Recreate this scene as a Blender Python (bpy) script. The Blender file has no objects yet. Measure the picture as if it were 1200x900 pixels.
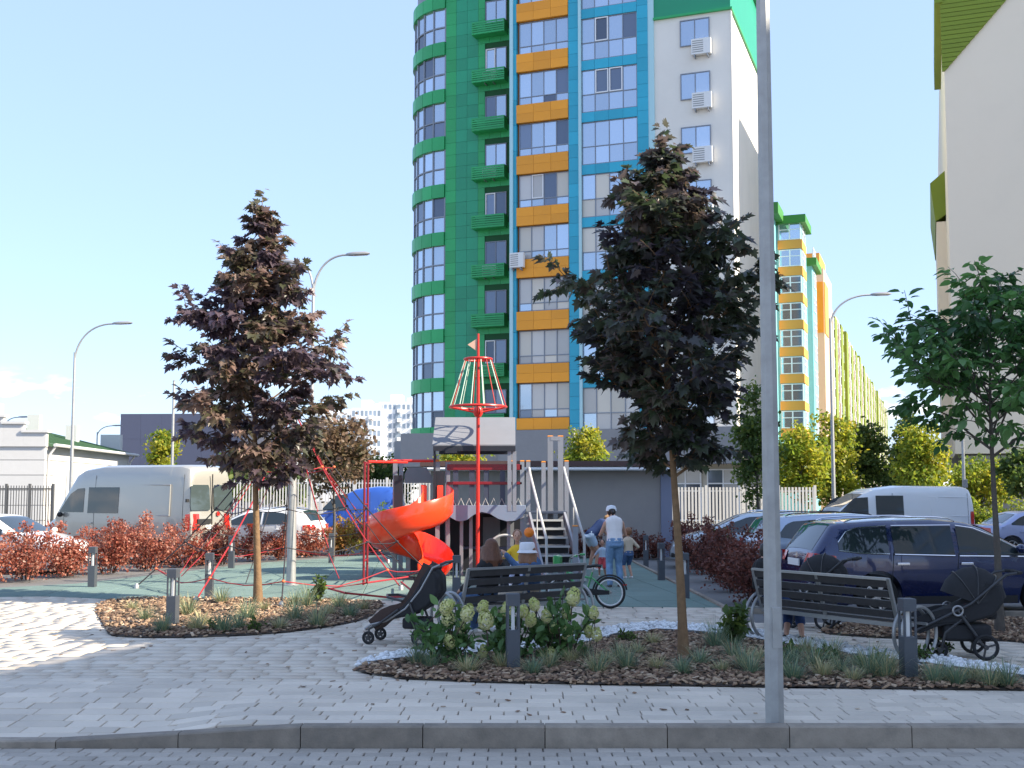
import bpy, bmesh, math, random
import numpy as np
from mathutils import Vector, Matrix

R = math.radians
rnd = random.Random(11)
npr = np.random.default_rng(5)
SC = bpy.context.scene
COL = SC.collection

# ---------------------------------------------------------------- camera
CAM_H, FPX, PITCH, CY = 1.9, 1340.0, R(4.26), 480.2
cam_d = bpy.data.cameras.new('camera')
cam = bpy.data.objects.new('camera', cam_d); COL.objects.link(cam)
cam.location = (0, 0, CAM_H)
cam.rotation_euler = (R(90) + PITCH, 0, 0)
cam_d.sensor_width = 36; cam_d.lens = FPX / 1200 * 36
cam_d.shift_y = (CY - 450) / 1200
cam_d.clip_end = 8000
SC.camera = cam

# ---------------------------------------------------------------- light
SUN_EL, SUN_H = R(36), Vector((0.95, -0.30)).normalized()
SUN_V = Vector((SUN_H.x * math.cos(SUN_EL), SUN_H.y * math.cos(SUN_EL), math.sin(SUN_EL)))
sun_d = bpy.data.lights.new('sun', 'SUN'); sun_d.energy = 3.7; sun_d.angle = R(0.53); sun_d.color = (1.0, 0.90, 0.74)
sun = bpy.data.objects.new('sun', sun_d); COL.objects.link(sun)
sun.location = SUN_V * 80
sun.rotation_euler = SUN_V.to_track_quat('Z', 'Y').to_euler()
world = bpy.data.worlds.new('World'); SC.world = world; world.use_nodes = True
wt = world.node_tree; wt.nodes.clear()
w_out = wt.nodes.new('ShaderNodeOutputWorld'); w_bg = wt.nodes.new('ShaderNodeBackground')
sky = wt.nodes.new('ShaderNodeTexSky'); sky.sky_type = 'NISHITA'; sky.sun_disc = False
sky.sun_elevation = SUN_EL; sky.sun_rotation = math.atan2(SUN_H.x, SUN_H.y)
sky.air_density = 1.0; sky.dust_density = 0.8; sky.ozone_density = 2.5; sky.altitude = 150
w_bg.inputs['Strength'].default_value = 0.15
# a few low clouds near the horizon
tc = wt.nodes.new('ShaderNodeTexCoord'); sep = wt.nodes.new('ShaderNodeSeparateXYZ')
mp = wt.nodes.new('ShaderNodeMapping'); mp.inputs['Scale'].default_value = (9, 9, 30); mp.inputs['Location'].default_value = (2.2, 0.4, 1.3)
nz = wt.nodes.new('ShaderNodeTexNoise'); nz.inputs['Detail'].default_value = 6; nz.inputs['Roughness'].default_value = 0.55; nz.inputs['Scale'].default_value = 1.0
cr = wt.nodes.new('ShaderNodeValToRGB'); cr.color_ramp.elements[0].position = 0.52; cr.color_ramp.elements[1].position = 0.64
band = wt.nodes.new('ShaderNodeValToRGB')
band.color_ramp.elements[0].position = 0.02; band.color_ramp.elements[0].color = (0.6, 0.6, 0.6, 1)
band.color_ramp.elements[1].position = 0.105; band.color_ramp.elements[1].color = (0, 0, 0, 1)
e = band.color_ramp.elements.new(0.085); e.color = (0.85, 0.85, 0.85, 1)
mul = wt.nodes.new('ShaderNodeMath'); mul.operation = 'MULTIPLY'
mix = wt.nodes.new('ShaderNodeMixRGB'); mix.inputs['Color2'].default_value = (5.2, 5.0, 4.9, 1)
L = wt.links.new
L(tc.outputs['Generated'], mp.inputs['Vector']); L(mp.outputs['Vector'], nz.inputs['Vector'])
L(tc.outputs['Generated'], sep.inputs['Vector']); L(sep.outputs['Z'], band.inputs['Fac'])
L(nz.outputs['Fac'], cr.inputs['Fac']); L(cr.outputs['Color'], mul.inputs[0]); L(band.outputs['Color'], mul.inputs[1])
even = wt.nodes.new('ShaderNodeMixRGB'); even.inputs['Fac'].default_value = 0.74; even.inputs['Color2'].default_value = (1.2, 1.6, 2.5, 1)
L(sky.outputs['Color'], even.inputs['Color1'])
L(mul.outputs['Value'], mix.inputs['Fac']); L(even.outputs['Color'], mix.inputs['Color1'])
L(mix.outputs['Color'], w_bg.inputs['Color']); L(w_bg.outputs['Background'], w_out.inputs['Surface'])

SC.view_settings.view_transform = 'Standard'; SC.view_settings.look = 'None'
SC.view_settings.exposure = 1.6; SC.view_settings.gamma = 1.0
SC.render.engine = 'CYCLES'
SC.cycles.use_denoising = True
SC.cycles.max_bounces = 7; SC.cycles.diffuse_bounces = 3; SC.cycles.glossy_bounces = 3
SC.cycles.transmission_bounces = 4; SC.cycles.transparent_max_bounces = 6
SC.cycles.sample_clamp_indirect = 6.0

# ---------------------------------------------------------------- survey helpers: picture point -> place in the world
_F = Vector((0, math.cos(PITCH), math.sin(PITCH))); _U = Vector((0, -math.sin(PITCH), math.cos(PITCH)))
def ray(px, py): return Vector((px - 600, 0, 0)) + _U * (CY - py) + _F * FPX
def at(px, py, z=0.0):
    d = ray(px, py); t = (z - CAM_H) / d.z
    return Vector((d.x * t, d.y * t, z))
def atY(px, py, Y):
    d = ray(px, py); t = Y / d.y
    return Vector((d.x * t, Y, CAM_H + d.z * t))
def zAt(py, Y): return atY(600, py, Y).z
def xAt(px, Y): return atY(px, 580, Y).x

# ---------------------------------------------------------------- materials
MATS = {}
def mat(name, col, rough=0.6, metal=0.0, var=0.0, vscale=4.0, bump=0.0, bscale=40.0, rand=0.0, attr=None, coat=0.0, spec=0.5, trans=0.0, dirt=None, alpha=None):
    """procedural material: base colour, noise variation (var), per-object variation (rand), a second colour picked by the tint attribute (attr), relief (bump), translucent share (trans), soft stains (dirt)"""
    if name in MATS: return MATS[name]
    m = bpy.data.materials.new(name); m.use_nodes = True; nt = m.node_tree; nd = nt.nodes; ln = nt.links.new
    b = nd['Principled BSDF']; b.inputs['Roughness'].default_value = rough; b.inputs['Metallic'].default_value = metal
    b.inputs['Coat Weight'].default_value = coat; b.inputs['Coat Roughness'].default_value = 0.04
    b.inputs['Specular IOR Level'].default_value = spec
    src = None
    rgb = nd.new('ShaderNodeRGB'); rgb.outputs[0].default_value = (*col, 1); src = rgb.outputs[0]
    if attr:
        at_ = nd.new('ShaderNodeAttribute'); at_.attribute_name = 'tint'
        rp = nd.new('ShaderNodeValToRGB'); els = rp.color_ramp.elements
        cols = [col] + list(attr)
        els[0].color = (*cols[0], 1); els[0].position = 0; els[1].color = (*cols[-1], 1); els[1].position = 1
        for i, c in enumerate(cols[1:-1]):
            e = els.new((i + 1) / (len(cols) - 1)); e.color = (*c, 1)
        ln(at_.outputs['Fac'], rp.inputs['Fac']); src = rp.outputs['Color']
    def scale_by(src, fac_out, lo, hi):
        mr = nd.new('ShaderNodeMapRange'); mr.inputs['To Min'].default_value = lo; mr.inputs['To Max'].default_value = hi
        ln(fac_out, mr.inputs['Value'])
        mx = nd.new('ShaderNodeVectorMath'); mx.operation = 'SCALE'
        ln(src, mx.inputs[0]); ln(mr.outputs['Result'], mx.inputs['Scale'])
        return mx.outputs['Vector']
    tcn = nd.new('ShaderNodeNewGeometry') if (var or dirt) else None
    if var:
        n = nd.new('ShaderNodeTexNoise'); n.inputs['Scale'].default_value = vscale; n.inputs['Detail'].default_value = 5; n.inputs['Roughness'].default_value = 0.6
        ln(tcn.outputs['Position'], n.inputs['Vector'])
        src = scale_by(src, n.outputs['Fac'], 1 - var * 1.6, 1 + var * 1.6)
    if rand:
        oi = nd.new('ShaderNodeObjectInfo')
        src = scale_by(src, oi.outputs['Random'], 1 - rand, 1 + rand)
    if dirt:
        n = nd.new('ShaderNodeTexNoise'); n.inputs['Scale'].default_value = dirt[0]; n.inputs['Detail'].default_value = 7; n.inputs['Roughness'].default_value = 0.7
        ln(tcn.outputs['Position'], n.inputs['Vector'])
        rp = nd.new('ShaderNodeValToRGB'); rp.color_ramp.elements[0].position = 0.5; rp.color_ramp.elements[1].position = 0.75
        ln(n.outputs['Fac'], rp.inputs['Fac'])
        mx = nd.new('ShaderNodeMixRGB'); mx.inputs['Color2'].default_value = (*dirt[2], 1)
        mm = nd.new('ShaderNodeMath'); mm.operation = 'MULTIPLY'; mm.inputs[1].default_value = dirt[1]
        ln(rp.outputs['Color'], mm.inputs[0]); ln(mm.outputs[0], mx.inputs['Fac']); ln(src, mx.inputs['Color1']); src = mx.outputs['Color']
    ln(src, b.inputs['Base Color'])
    if bump:
        n = nd.new('ShaderNodeTexNoise'); n.inputs['Scale'].default_value = bscale; n.inputs['Detail'].default_value = 4
        t2 = nd.new('ShaderNodeNewGeometry'); ln(t2.outputs['Position'], n.inputs['Vector'])
        bp = nd.new('ShaderNodeBump'); bp.inputs['Strength'].default_value = min(1, bump); bp.inputs['Distance'].default_value = 0.01
        ln(n.outputs['Fac'], bp.inputs['Height']); ln(bp.outputs['Normal'], b.inputs['Normal'])
    if trans:
        tr = nd.new('ShaderNodeBsdfTranslucent'); ms = nd.new('ShaderNodeMixShader'); ms.inputs['Fac'].default_value = trans
        sc_ = nd.new('ShaderNodeVectorMath'); sc_.operation = 'SCALE'; sc_.inputs['Scale'].default_value = 1.6
        ln(src, sc_.inputs[0]); ln(sc_.outputs['Vector'], tr.inputs['Color'])
        ln(b.outputs['BSDF'], ms.inputs[1]); ln(tr.outputs['BSDF'], ms.inputs[2]); ln(ms.outputs['Shader'], nd['Material Output'].inputs['Surface'])
    if alpha is not None:
        tp = nd.new('ShaderNodeBsdfTransparent'); tp.inputs['Color'].default_value = (0.85, 0.92, 0.9, 1)
        ms = nd.new('ShaderNodeMixShader'); ms.inputs['Fac'].default_value = alpha
        ln(tp.outputs['BSDF'], ms.inputs[1]); ln(b.outputs['BSDF'], ms.inputs[2]); ln(ms.outputs['Shader'], nd['Material Output'].inputs['Surface'])
    MATS[name] = m
    return m

# ---------------------------------------------------------------- mesh helpers
def _link(name, me, m, parent):
    o = bpy.data.objects.new(name, me); COL.objects.link(o)
    if m is not None:
        me.materials.append(m)
    if parent is not None: o.parent = parent
    return o

class MB:
    """collects shapes; build() links them as ONE mesh object"""
    def __init__(s): s.v = []; s.f = []; s.t = {}
    def add(s, vs, fs):
        k = len(s.v); s.v += [tuple(v) for v in vs]; s.f += [tuple(i + k for i in f) for f in fs]; return s
    def box(s, x0, x1, y0, y1, z0, z1):
        return s.add([(x0,y0,z0),(x1,y0,z0),(x1,y1,z0),(x0,y1,z0),(x0,y0,z1),(x1,y0,z1),(x1,y1,z1),(x0,y1,z1)],
                     [(3,2,1,0),(4,5,6,7),(0,1,5,4),(1,2,6,5),(2,3,7,6),(3,0,4,7)])
    def cbox(s, c, sx, sy, sz, rz=0.0, ch=0.0):
        """box with its foot centre at c; ch = chamfer of the upper edges"""
        cz, sn = math.cos(rz), math.sin(rz)
        def P(x, y, z): return (c[0] + x*cz - y*sn, c[1] + x*sn + y*cz, c[2] + z)
        a, b = sx/2, sy/2
        if not ch:
            return s.add([P(-a,-b,0),P(a,-b,0),P(a,b,0),P(-a,b,0),P(-a,-b,sz),P(a,-b,sz),P(a,b,sz),P(-a,b,sz)],
                         [(3,2,1,0),(4,5,6,7),(0,1,5,4),(1,2,6,5),(2,3,7,6),(3,0,4,7)])
        vs = []
        for (q, z) in ((0,0),(0,sz-ch),(ch,sz)):
            vs += [P(-a+q,-b+q,z),P(a-q,-b+q,z),P(a-q,b-q,z),P(-a+q,b-q,z)]
        fs = [(3,2,1,0),(8,9,10,11)]
        for l in (0,4):
            for i in range(4):
                j = (i+1)%4; fs.append((l+i,l+j,l+4+j,l+4+i))
        return s.add(vs, fs)
    def beam(s, p, q, w, h, up=(0,0,1)):
        p, q = Vector(p), Vector(q); d = (q-p).normalized(); u = Vector(up)
        if abs(d.dot(u)) > 0.98: u = Vector((0,1,0))
        a = d.cross(u).normalized(); b = a.cross(d).normalized()
        vs = []
        for c in (p, q):
            for (i, j) in ((-1,-1),(1,-1),(1,1),(-1,1)): vs.append(c + a*(i*w/2) + b*(j*h/2))
        return s.add(vs, [(0,3,2,1),(4,5,6,7),(0,1,5,4),(1,2,6,5),(2,3,7,6),(3,0,4,7)])
    def tube(s, pts, r, n=8, closed=False, caps=True):
        pts = [Vector(p) for p in pts]; N = len(pts)
        rs = list(r) if hasattr(r, '__len__') else [r]*N
        prev = None; rings = []
        for i, p in enumerate(pts):
            if closed: d = pts[(i+1)%N] - pts[i-1]
            else: d = pts[min(i+1,N-1)] - pts[max(i-1,0)]
            if d.length < 1e-9: d = Vector((0,0,1))
            d.normalize()
            if prev is None:
                u = Vector((0,0,1)) if abs(d.z) < 0.9 else Vector((1,0,0))
                a = d.cross(u).normalized()
            else:
                a = prev - d*prev.dot(d)
                a = a.normalized() if a.length > 1e-6 else d.orthogonal().normalized()
            prev = a; b = d.cross(a)
            rings.append([p + (a*math.cos(2*math.pi*k/n) + b*math.sin(2*math.pi*k/n))*rs[i] for k in range(n)])
        return s.loft(rings, closed_ring=True, closed=closed, caps=caps and not closed)
    def loft(s, rings, closed_ring=True, closed=False, caps=False):
        n = len(rings[0]); vs = [v for r in rings for v in r]; fs = []; M_ = len(rings)
        for i in range(M_ if closed else M_-1):
            a, b = i*n, ((i+1)%M_)*n
            for k in range(n if closed_ring else n-1):
                l = (k+1)%n; fs.append((a+k, a+l, b+l, b+k))
        if caps: fs += [tuple(range(n-1,-1,-1)), tuple((M_-1)*n + k for k in range(n))]
        return s.add(vs, fs)
    def lathe(s, prof, c=(0,0,0), n=24, axis='z', caps=True):
        rings = []
        for (r, h) in prof:
            ring = []
            for k in range(n):
                a = 2*math.pi*k/n; x, y = r*math.cos(a), r*math.sin(a)
                ring.append({'z':(c[0]+x,c[1]+y,c[2]+h),'y':(c[0]+x,c[1]+h,c[2]+y),'x':(c[0]+h,c[1]+x,c[2]+y)}[axis])
            rings.append(ring)
        return s.loft(rings, caps=caps)
    def prism(s, poly, z0, z1, f=None):
        """extrude a polygon; f maps (u, v, w) to space"""
        f = f or (lambda u, v, w: (u, v, w)); n = len(poly)
        vs = [f(u,v,z0) for u,v in poly] + [f(u,v,z1) for u,v in poly]
        return s.add(vs, [tuple(range(n-1,-1,-1)), tuple(range(n,2*n))] + [(i,(i+1)%n,n+(i+1)%n,n+i) for i in range(n)])
    def ball(s, c, rx, ry=None, rz=None, nu=14, nv=9):
        ry = ry or rx; rz = rz or rx; rings = []
        for j in range(nv+1):
            ph = math.pi*(0.001 + 0.998*j/nv) - math.pi/2
            rings.append([(c[0]+rx*math.cos(ph)*math.cos(2*math.pi*k/nu), c[1]+ry*math.cos(ph)*math.sin(2*math.pi*k/nu), c[2]+rz*math.sin(ph)) for k in range(nu)])
        return s.loft(rings, caps=True)
    def ring(s, c, R_, r, axis='y', n=28, m=8, a0=0.0, a1=2*math.pi):
        full = abs(a1-a0-2*math.pi) < 1e-6; pts = []
        N = n if full else n+1
        for k in range(N):
            a = a0 + (a1-a0)*k/n; x, y = R_*math.cos(a), R_*math.sin(a)
            pts.append({'y':(c[0]+x,c[1],c[2]+y),'x':(c[0],c[1]+x,c[2]+y),'z':(c[0]+x,c[1]+y,c[2])}[axis])
        return s.tube(pts, r, m, closed=full)
    def mesh(s, name, smooth=True, ang=40):
        me = bpy.data.meshes.new(name); me.from_pydata(s.v, [], s.f)
        if smooth:
            me.polygons.foreach_set('use_smooth', [True]*len(me.polygons)); me.set_sharp_from_angle(angle=R(ang))
        return me
    def build(s, name, m, parent=None, smooth=True, ang=40, bev=0.0):
        me = s.mesh(name, smooth, ang); o = _link(name, me, m, parent)
        if bev:
            bm = o.modifiers.new('bevel', 'BEVEL'); bm.width = bev; bm.segments = 2; bm.limit_method = 'ANGLE'; bm.angle_limit = R(35)
        return o

def np_mesh(name, V, F, tint=None, smooth=False):
    """triangle mesh straight from arrays"""
    me = bpy.data.meshes.new(name); nf = len(F)
    me.vertices.add(len(V)); me.vertices.foreach_set('co', np.asarray(V, dtype=np.float32).ravel())
    me.loops.add(nf*3); me.loops.foreach_set('vertex_index', np.asarray(F, dtype=np.int32).ravel())
    me.polygons.add(nf); me.polygons.foreach_set('loop_start', np.arange(0, nf*3, 3, dtype=np.int32))
    me.update(calc_edges=True)
    if smooth: me.polygons.foreach_set('use_smooth', np.ones(nf, dtype=bool))
    if tint is not None:
        a = me.attributes.new('tint', 'FLOAT', 'FACE'); a.data.foreach_set('value', np.asarray(tint, dtype=np.float32))
    return me

def scatter(P, A, N, S, T, tmpl):
    """copies of a template (verts, tris) at points P along axes A with normals N, sizes S, tints T -> V, F, tint"""
    tv, tf = np.asarray(tmpl[0], float), np.asarray(tmpl[1], int)
    P = np.asarray(P, float); A = np.asarray(A, float); N = np.asarray(N, float)
    A = A / (np.linalg.norm(A, axis=1, keepdims=True) + 1e-9)
    B = np.cross(N, A); B /= (np.linalg.norm(B, axis=1, keepdims=True) + 1e-9)
    N = np.cross(A, B); S = np.asarray(S, float)
    if S.ndim == 1: S = np.stack([S, S, S], 1)
    V = P[:, None, :] + tv[None, :, 0:1]*(B*S[:, 0:1])[:, None, :] + tv[None, :, 1:2]*(A*S[:, 1:2])[:, None, :] + tv[None, :, 2:3]*(N*S[:, 2:3])[:, None, :]
    F = tf[None] + (np.arange(len(P))*len(tv))[:, None, None]
    return V.reshape(-1, 3), F.reshape(-1, 3), np.repeat(np.asarray(T, float), len(tf))

def np_obj(name, parts, m, parent=None, smooth=False):
    V, F, T, k = [], [], [], 0
    for (v, f, t) in parts:
        V.append(v); F.append(f + k); T.append(t); k += len(v)
    return _link(name, np_mesh(name, np.concatenate(V), np.concatenate(F), np.concatenate(T), smooth), m, parent)

# ---------------------------------------------------------------- things
def tag(o, label=None, cat=None, group=None, kind=None):
    if label: o['label'] = label
    if cat: o['category'] = cat
    if group: o['group'] = group
    if kind: o['kind'] = kind
    return o
def thing(name, label, cat, loc=(0,0,0), rz=0.0, group=None):
    o = bpy.data.objects.new(name, None); COL.objects.link(o); o.empty_display_size = 0.2
    o.location = loc; o.rotation_euler = (0, 0, rz)
    return tag(o, label, cat, group)
KIDS = None
def dup(root, loc=None, rz=None, label=None, group=None, parent=None):
    c = root.copy(); COL.objects.link(c)
    if loc is not None: c.location = loc
    if rz is not None: c.rotation_euler = (0, 0, rz)
    if label: c['label'] = label
    if group: c['group'] = group
    if parent is not None: c.parent = parent
    for ch in root.children: dup(ch, parent=c)
    return c
def piece(name, me, m, parent, loc=(0,0,0), rot=None, scale=None):
    """an object on shared mesh data"""
    if not me.materials: me.materials.append(m)
    o = bpy.data.objects.new(name, me); COL.objects.link(o); o.parent = parent; o.location = loc
    if rot: o.rotation_euler = rot
    if scale: o.scale = scale
    return o
_box_cache = {}
def unit_box(m):
    if m.name not in _box_cache:
        me = MB().box(-.5,.5,-.5,.5,-.5,.5).mesh('block', smooth=False); me.materials.append(m); _box_cache[m.name] = me
    return _box_cache[m.name]
def blk(name, m, parent, x0, x1, y0, y1, z0, z1):
    """a box-shaped piece on one shared mesh"""
    return piece(name, unit_box(m), m, parent, ((x0+x1)/2, (y0+y1)/2, (z0+z1)/2), scale=(abs(x1-x0), abs(y1-y0), abs(z1-z0)))
def struct(o): o['kind'] = 'structure'; return o
def inside(p, poly):
    x, y = p[0], p[1]; c = False; j = len(poly)-1
    for i in range(len(poly)):
        xi, yi = poly[i][0], poly[i][1]; xj, yj = poly[j][0], poly[j][1]
        if (yi > y) != (yj > y) and x < (xj-xi)*(y-yi)/(yj-yi) + xi: c = not c
        j = i
    return c
def smooth01(t): t = max(0.0, min(1.0, t)); return t*t*(3-2*t)
def lerp_tab(tab, x):
    if x <= tab[0][0]: return tab[0][1]
    for (a, b) in zip(tab, tab[1:]):
        if x <= b[0]:
            t = (x-a[0])/max(1e-9, b[0]-a[0]); return a[1] + (b[1]-a[1])*t
    return tab[-1][1]
# ================================================================ the ground
def smooth_poly(pts, closed=True, n=6):
    N = len(pts); out = []
    for i in range(N if closed else N-1):
        p0, p1, p2, p3 = [Vector(pts[(i+k-1) % N]) if closed else Vector(pts[min(max(i+k-1,0),N-1)]) for k in range(4)]
        for k in range(n):
            t = k/n
            out.append(0.5*((2*p1) + (p2-p0)*t + (2*p0-5*p1+4*p2-p3)*t*t + (3*p1-p0-3*p2+p3)*t**3))
    if not closed: out.append(Vector(pts[-1]))
    return out
def sheet(name, poly, z, m, parent=None):
    mb = MB(); mb.add([(p[0], p[1], z) for p in poly], [tuple(range(len(poly)))])
    o = mb.build(name, m, parent, smooth=False)
    bm = bmesh.new(); bm.from_mesh(o.data); bmesh.ops.recalc_face_normals(bm, faces=bm.faces)
    if bm.faces[0].normal.z < 0: bmesh.ops.reverse_faces(bm, faces=bm.faces)
    bm.to_mesh(o.data); bm.free()
    return o

m_earth = mat('dry_ground', (0.25,0.22,0.17), 0.95, var=0.3, vscale=0.05)
m_asph = mat('asphalt', (0.14,0.138,0.135), 0.9, var=0.25, vscale=0.6, bump=0.3, bscale=90)
m_joint = mat('paver_joint_sand', (0.07,0.065,0.06), 0.95, var=0.2)
m_pav = mat('concrete_paver', (0.60,0.52,0.42), 0.85, rand=0.13, var=0.10, vscale=1.3, bump=0.25, bscale=120, dirt=(0.55,0.42,(0.36,0.335,0.30)))
m_pavs = mat('concrete_paver_field', (0.555,0.48,0.39), 0.85, var=0.11, vscale=1.3, bump=0.25, bscale=120, attr=[(0.60,0.52,0.42),(0.64,0.56,0.455)], dirt=(0.55,0.42,(0.36,0.335,0.30)))
m_rpav = mat('road_paver', (0.40,0.355,0.30), 0.9, rand=0.14, var=0.18, vscale=2.5, bump=0.4, bscale=140, dirt=(0.9,0.35,(0.28,0.27,0.25)))
m_rpavs = mat('road_paver_field', (0.37,0.33,0.28), 0.9, var=0.18, vscale=2.5, bump=0.4, bscale=140, attr=[(0.40,0.355,0.30),(0.43,0.385,0.325)])
m_kerb = mat('kerb_concrete', (0.26,0.22,0.175), 0.9, rand=0.18, var=0.28, vscale=5, bump=0.4, bscale=60, dirt=(3.0,0.65,(0.12,0.11,0.095)))
m_rub = mat('rubber_tile', (0.14,0.205,0.18), 0.95, rand=0.1, var=0.14, vscale=1.4, bump=0.5, bscale=220, dirt=(0.5,0.3,(0.13,0.19,0.18)))
m_soil = mat('bed_soil', (0.05,0.035,0.025), 1.0, var=0.3, vscale=8)
m_edge = mat('steel_edging', (0.16,0.155,0.15), 0.6, 0.4)
m_chip = mat('bark_chip', (0.07,0.045,0.03), 0.95, attr=[(0.22,0.13,0.08),(0.38,0.26,0.16),(0.55,0.43,0.31)], var=0.2, vscale=30)
m_peb = mat('white_pebble', (0.55,0.55,0.54), 0.7, attr=[(0.75,0.75,0.74),(0.82,0.82,0.80)], var=0.06, vscale=20)

def quad(x0,x1,y0,y1): return [(x0,y0),(x1,y0),(x1,y1),(x0,y1)]
struct(sheet('ground', quad(-3500,3500,-300,5000), -0.30, m_earth))
struct(sheet('parking_lot', quad(-70,70,17.0,140), -0.03, m_asph))
# ---- the paved road in front of the kerb
KY = 9.52                                              # kerb face
road = struct(sheet('road', quad(-60,60,-70,KY+0.02), -0.185, mat('road_bed', (0.26,0.25,0.24), .9, var=.1)))
def paver_mesh(w, d, h=0.05, ch=0.006, g=0.010):
    return MB().cbox((0,0,0), w-g, d-g, h, 0, ch).mesh('paver', smooth=False)
pw, pd = 0.22, 0.145
pm = paver_mesh(pw, pd); pm.materials.append(m_rpav)
cand = []
y, r = KY - pd/2 - 0.01, 0
while y > 6.0:
    x = -8 + (0.5*pw if r % 2 else 0)
    while x < 8:
        cand.append((x, y)); x += pw
    y -= pd; r += 1
def in_view(p, z, mx=30):
    d = Vector((p[0], p[1], z)) - cam.location; f = d.dot(_F)
    if f < 1: return False
    px = 600 + FPX*d.x/f; py = CY - FPX*d.dot(_U)/f
    return -mx < px < 1200+mx and py < 915
nr = 0; rest = []
for (x, y) in sorted(cand, key=lambda q: -q[1] if in_view(q, -0.16) else 99):
    if nr < 300 and in_view((x, y), -0.16):
        piece('paver', pm, m_rpav, road, (x+rnd.uniform(-.002,.002), y, -0.21 + rnd.uniform(-.002,.002)), (rnd.uniform(-.01,.01), rnd.uniform(-.008,.008), rnd.uniform(-.01,.01))); nr += 1
    else: rest.append((x, y))
CH_T = ([(-.5,-.5,0),(.5,-.5,0),(.5,.5,0),(-.5,.5,0),(-.48,-.46,1),(.48,-.46,1),(.48,.46,1),(-.48,.46,1)],
        [(4,5,6),(4,6,7),(0,1,5),(0,5,4),(1,2,6),(1,6,5),(2,3,7),(2,7,6),(3,0,4),(3,4,7)])
n = len(rest); Pp = np.array([(x, y, -0.21 + rnd.uniform(-.002,.002)) for x, y in rest])
o = np_obj('paver_field', [scatter(Pp, np.tile([0,1,0],(n,1)), np.tile([0,0,1],(n,1)), np.tile([pw-.007,pd-.007,.05],(n,1)), npr.random(n), CH_T)], m_rpavs, road)
o['kind'] = 'stuff'
# ---- beds and their outlines
def gp(pts): return [at(x, y).to_2d() for x, y in pts]
bed_a = smooth_poly(gp([(128,704),(124,738),(150,747),(240,747),(340,741),(420,728),(442,716),(437,706),(300,703)]), n=4)
bed_b = [Vector(q) for q in gp([(414,786),(440,792),(480,797),(560,800),(700,803),(900,806),(1210,810),(1330,812)])] + \
        [Vector(q) for q in gp([(1330,806),(1200,797),(1100,784),(1000,771),(930,760),(870,750),(820,744),(770,741),(720,747),(690,756),(640,764),(580,768),(520,772),(470,776),(430,781)])]
peb_b = [Vector(q) for q in gp([(414,786),(430,781),(470,776),(520,772),(580,768),(640,764),(690,756),(720,747),(770,741),(820,744),(870,750),(930,760),(1000,771),(1100,784),(1200,797),(1330,806)])] + \
        [Vector(q) for q in gp([(1330,797),(1200,786),(1100,772),(1000,760),(940,749),(880,740),(820,734),(770,731),(710,737),(680,745),(630,752),(570,757),(510,761),(465,766),(425,775)])]
bed_c = smooth_poly(gp([(962,741),(1000,731),(1060,724),(1130,727),(1240,728),(1260,757),(1180,752),(1100,750),(1020,747)]), n=4)
# ---- pavement of concrete pavers
DROP = 0.115
def pz(x, y): return -DROP * smooth01((-2.25 - x)/0.95) * smooth01((11.6 - y)/2.0)
pave = struct(sheet('pavement', quad(-26,26,KY+0.14,24.0), -0.175, m_joint))
def rubber_near(x):                                     # near edge of the playground floor
    return lerp_tab(PL_NEAR, x)
PL = gp([(-90,700),(60,699),(130,702),(300,701),(440,703),(560,708),(690,711),(846,712),(800,688),(735,655),(640,651),(430,651),(300,660),(180,674),(90,684),(-90,694)])
PL_NEAR = sorted([(p.x, p.y) for p in PL[:8]])
pav_rows = []
y = KY + 0.155; row = 0
while y < 22.2:
    d = 0.30 if y > 13 else 0.2
    x = -12 + rnd.uniform(0, .3)
    while x < 11:
        w = rnd.choice((0.3,0.3,0.4,0.4,0.5)) if (x < 0 or y > 11) else rnd.choice((0.2,0.3,0.3,0.4))
        pav_rows.append((x + w/2, y + d/2, w, d)); x += w
    y += d; row += 1
keep = []
for (x, y, w, d) in pav_rows:
    cs = [(x-w/2,y-d/2),(x+w/2,y-d/2),(x+w/2,y+d/2),(x-w/2,y+d/2)]
    if all(inside(c, bed_a) or inside(c, bed_b) or inside(c, peb_b) or inside(c, bed_c) for c in cs): continue
    if y - d/2 > rubber_near(x) + 0.02 and -13 < x < PL[7].x: continue
    if x > PL[7].x and y > 17.15: continue
    keep.append((x, y, w, d))
pmesh = {}
np_ = 0; rest = []
for q in sorted(keep, key=lambda q: q[1]):
    x, y, w, d = q
    if np_ < 300 and in_view((x, y), 0):
        k = (w, d)
        if k not in pmesh: pmesh[k] = paver_mesh(w, d, 0.06)
        sl = (pz(x, y+.1) - pz(x, y-.1))/.2; sx = (pz(x+.1, y) - pz(x-.1, y))/.2
        piece('paver', pmesh[k], m_pav, pave, (x, y, -0.062 + pz(x, y) + rnd.uniform(-.002,.002)), (math.atan(sl)+rnd.uniform(-.004,.004), -math.atan(sx)+rnd.uniform(-.004,.004), rnd.uniform(-.003,.003))); np_ += 1
    else: rest.append(q)
n = len(rest); Pp = np.array([(x, y, -0.062 + pz(x, y) + rnd.uniform(-.002,.002)) for x, y, w, d in rest])
SZ = np.array([(w-.012, d-.014, .06) for x, y, w, d in rest])
o = np_obj('paver_field', [scatter(Pp, np.tile([0,1,0],(n,1)), np.tile([0,0,1],(n,1)), SZ, npr.random(n), CH_T)], m_pavs, pave); o['kind'] = 'stuff'
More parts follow.
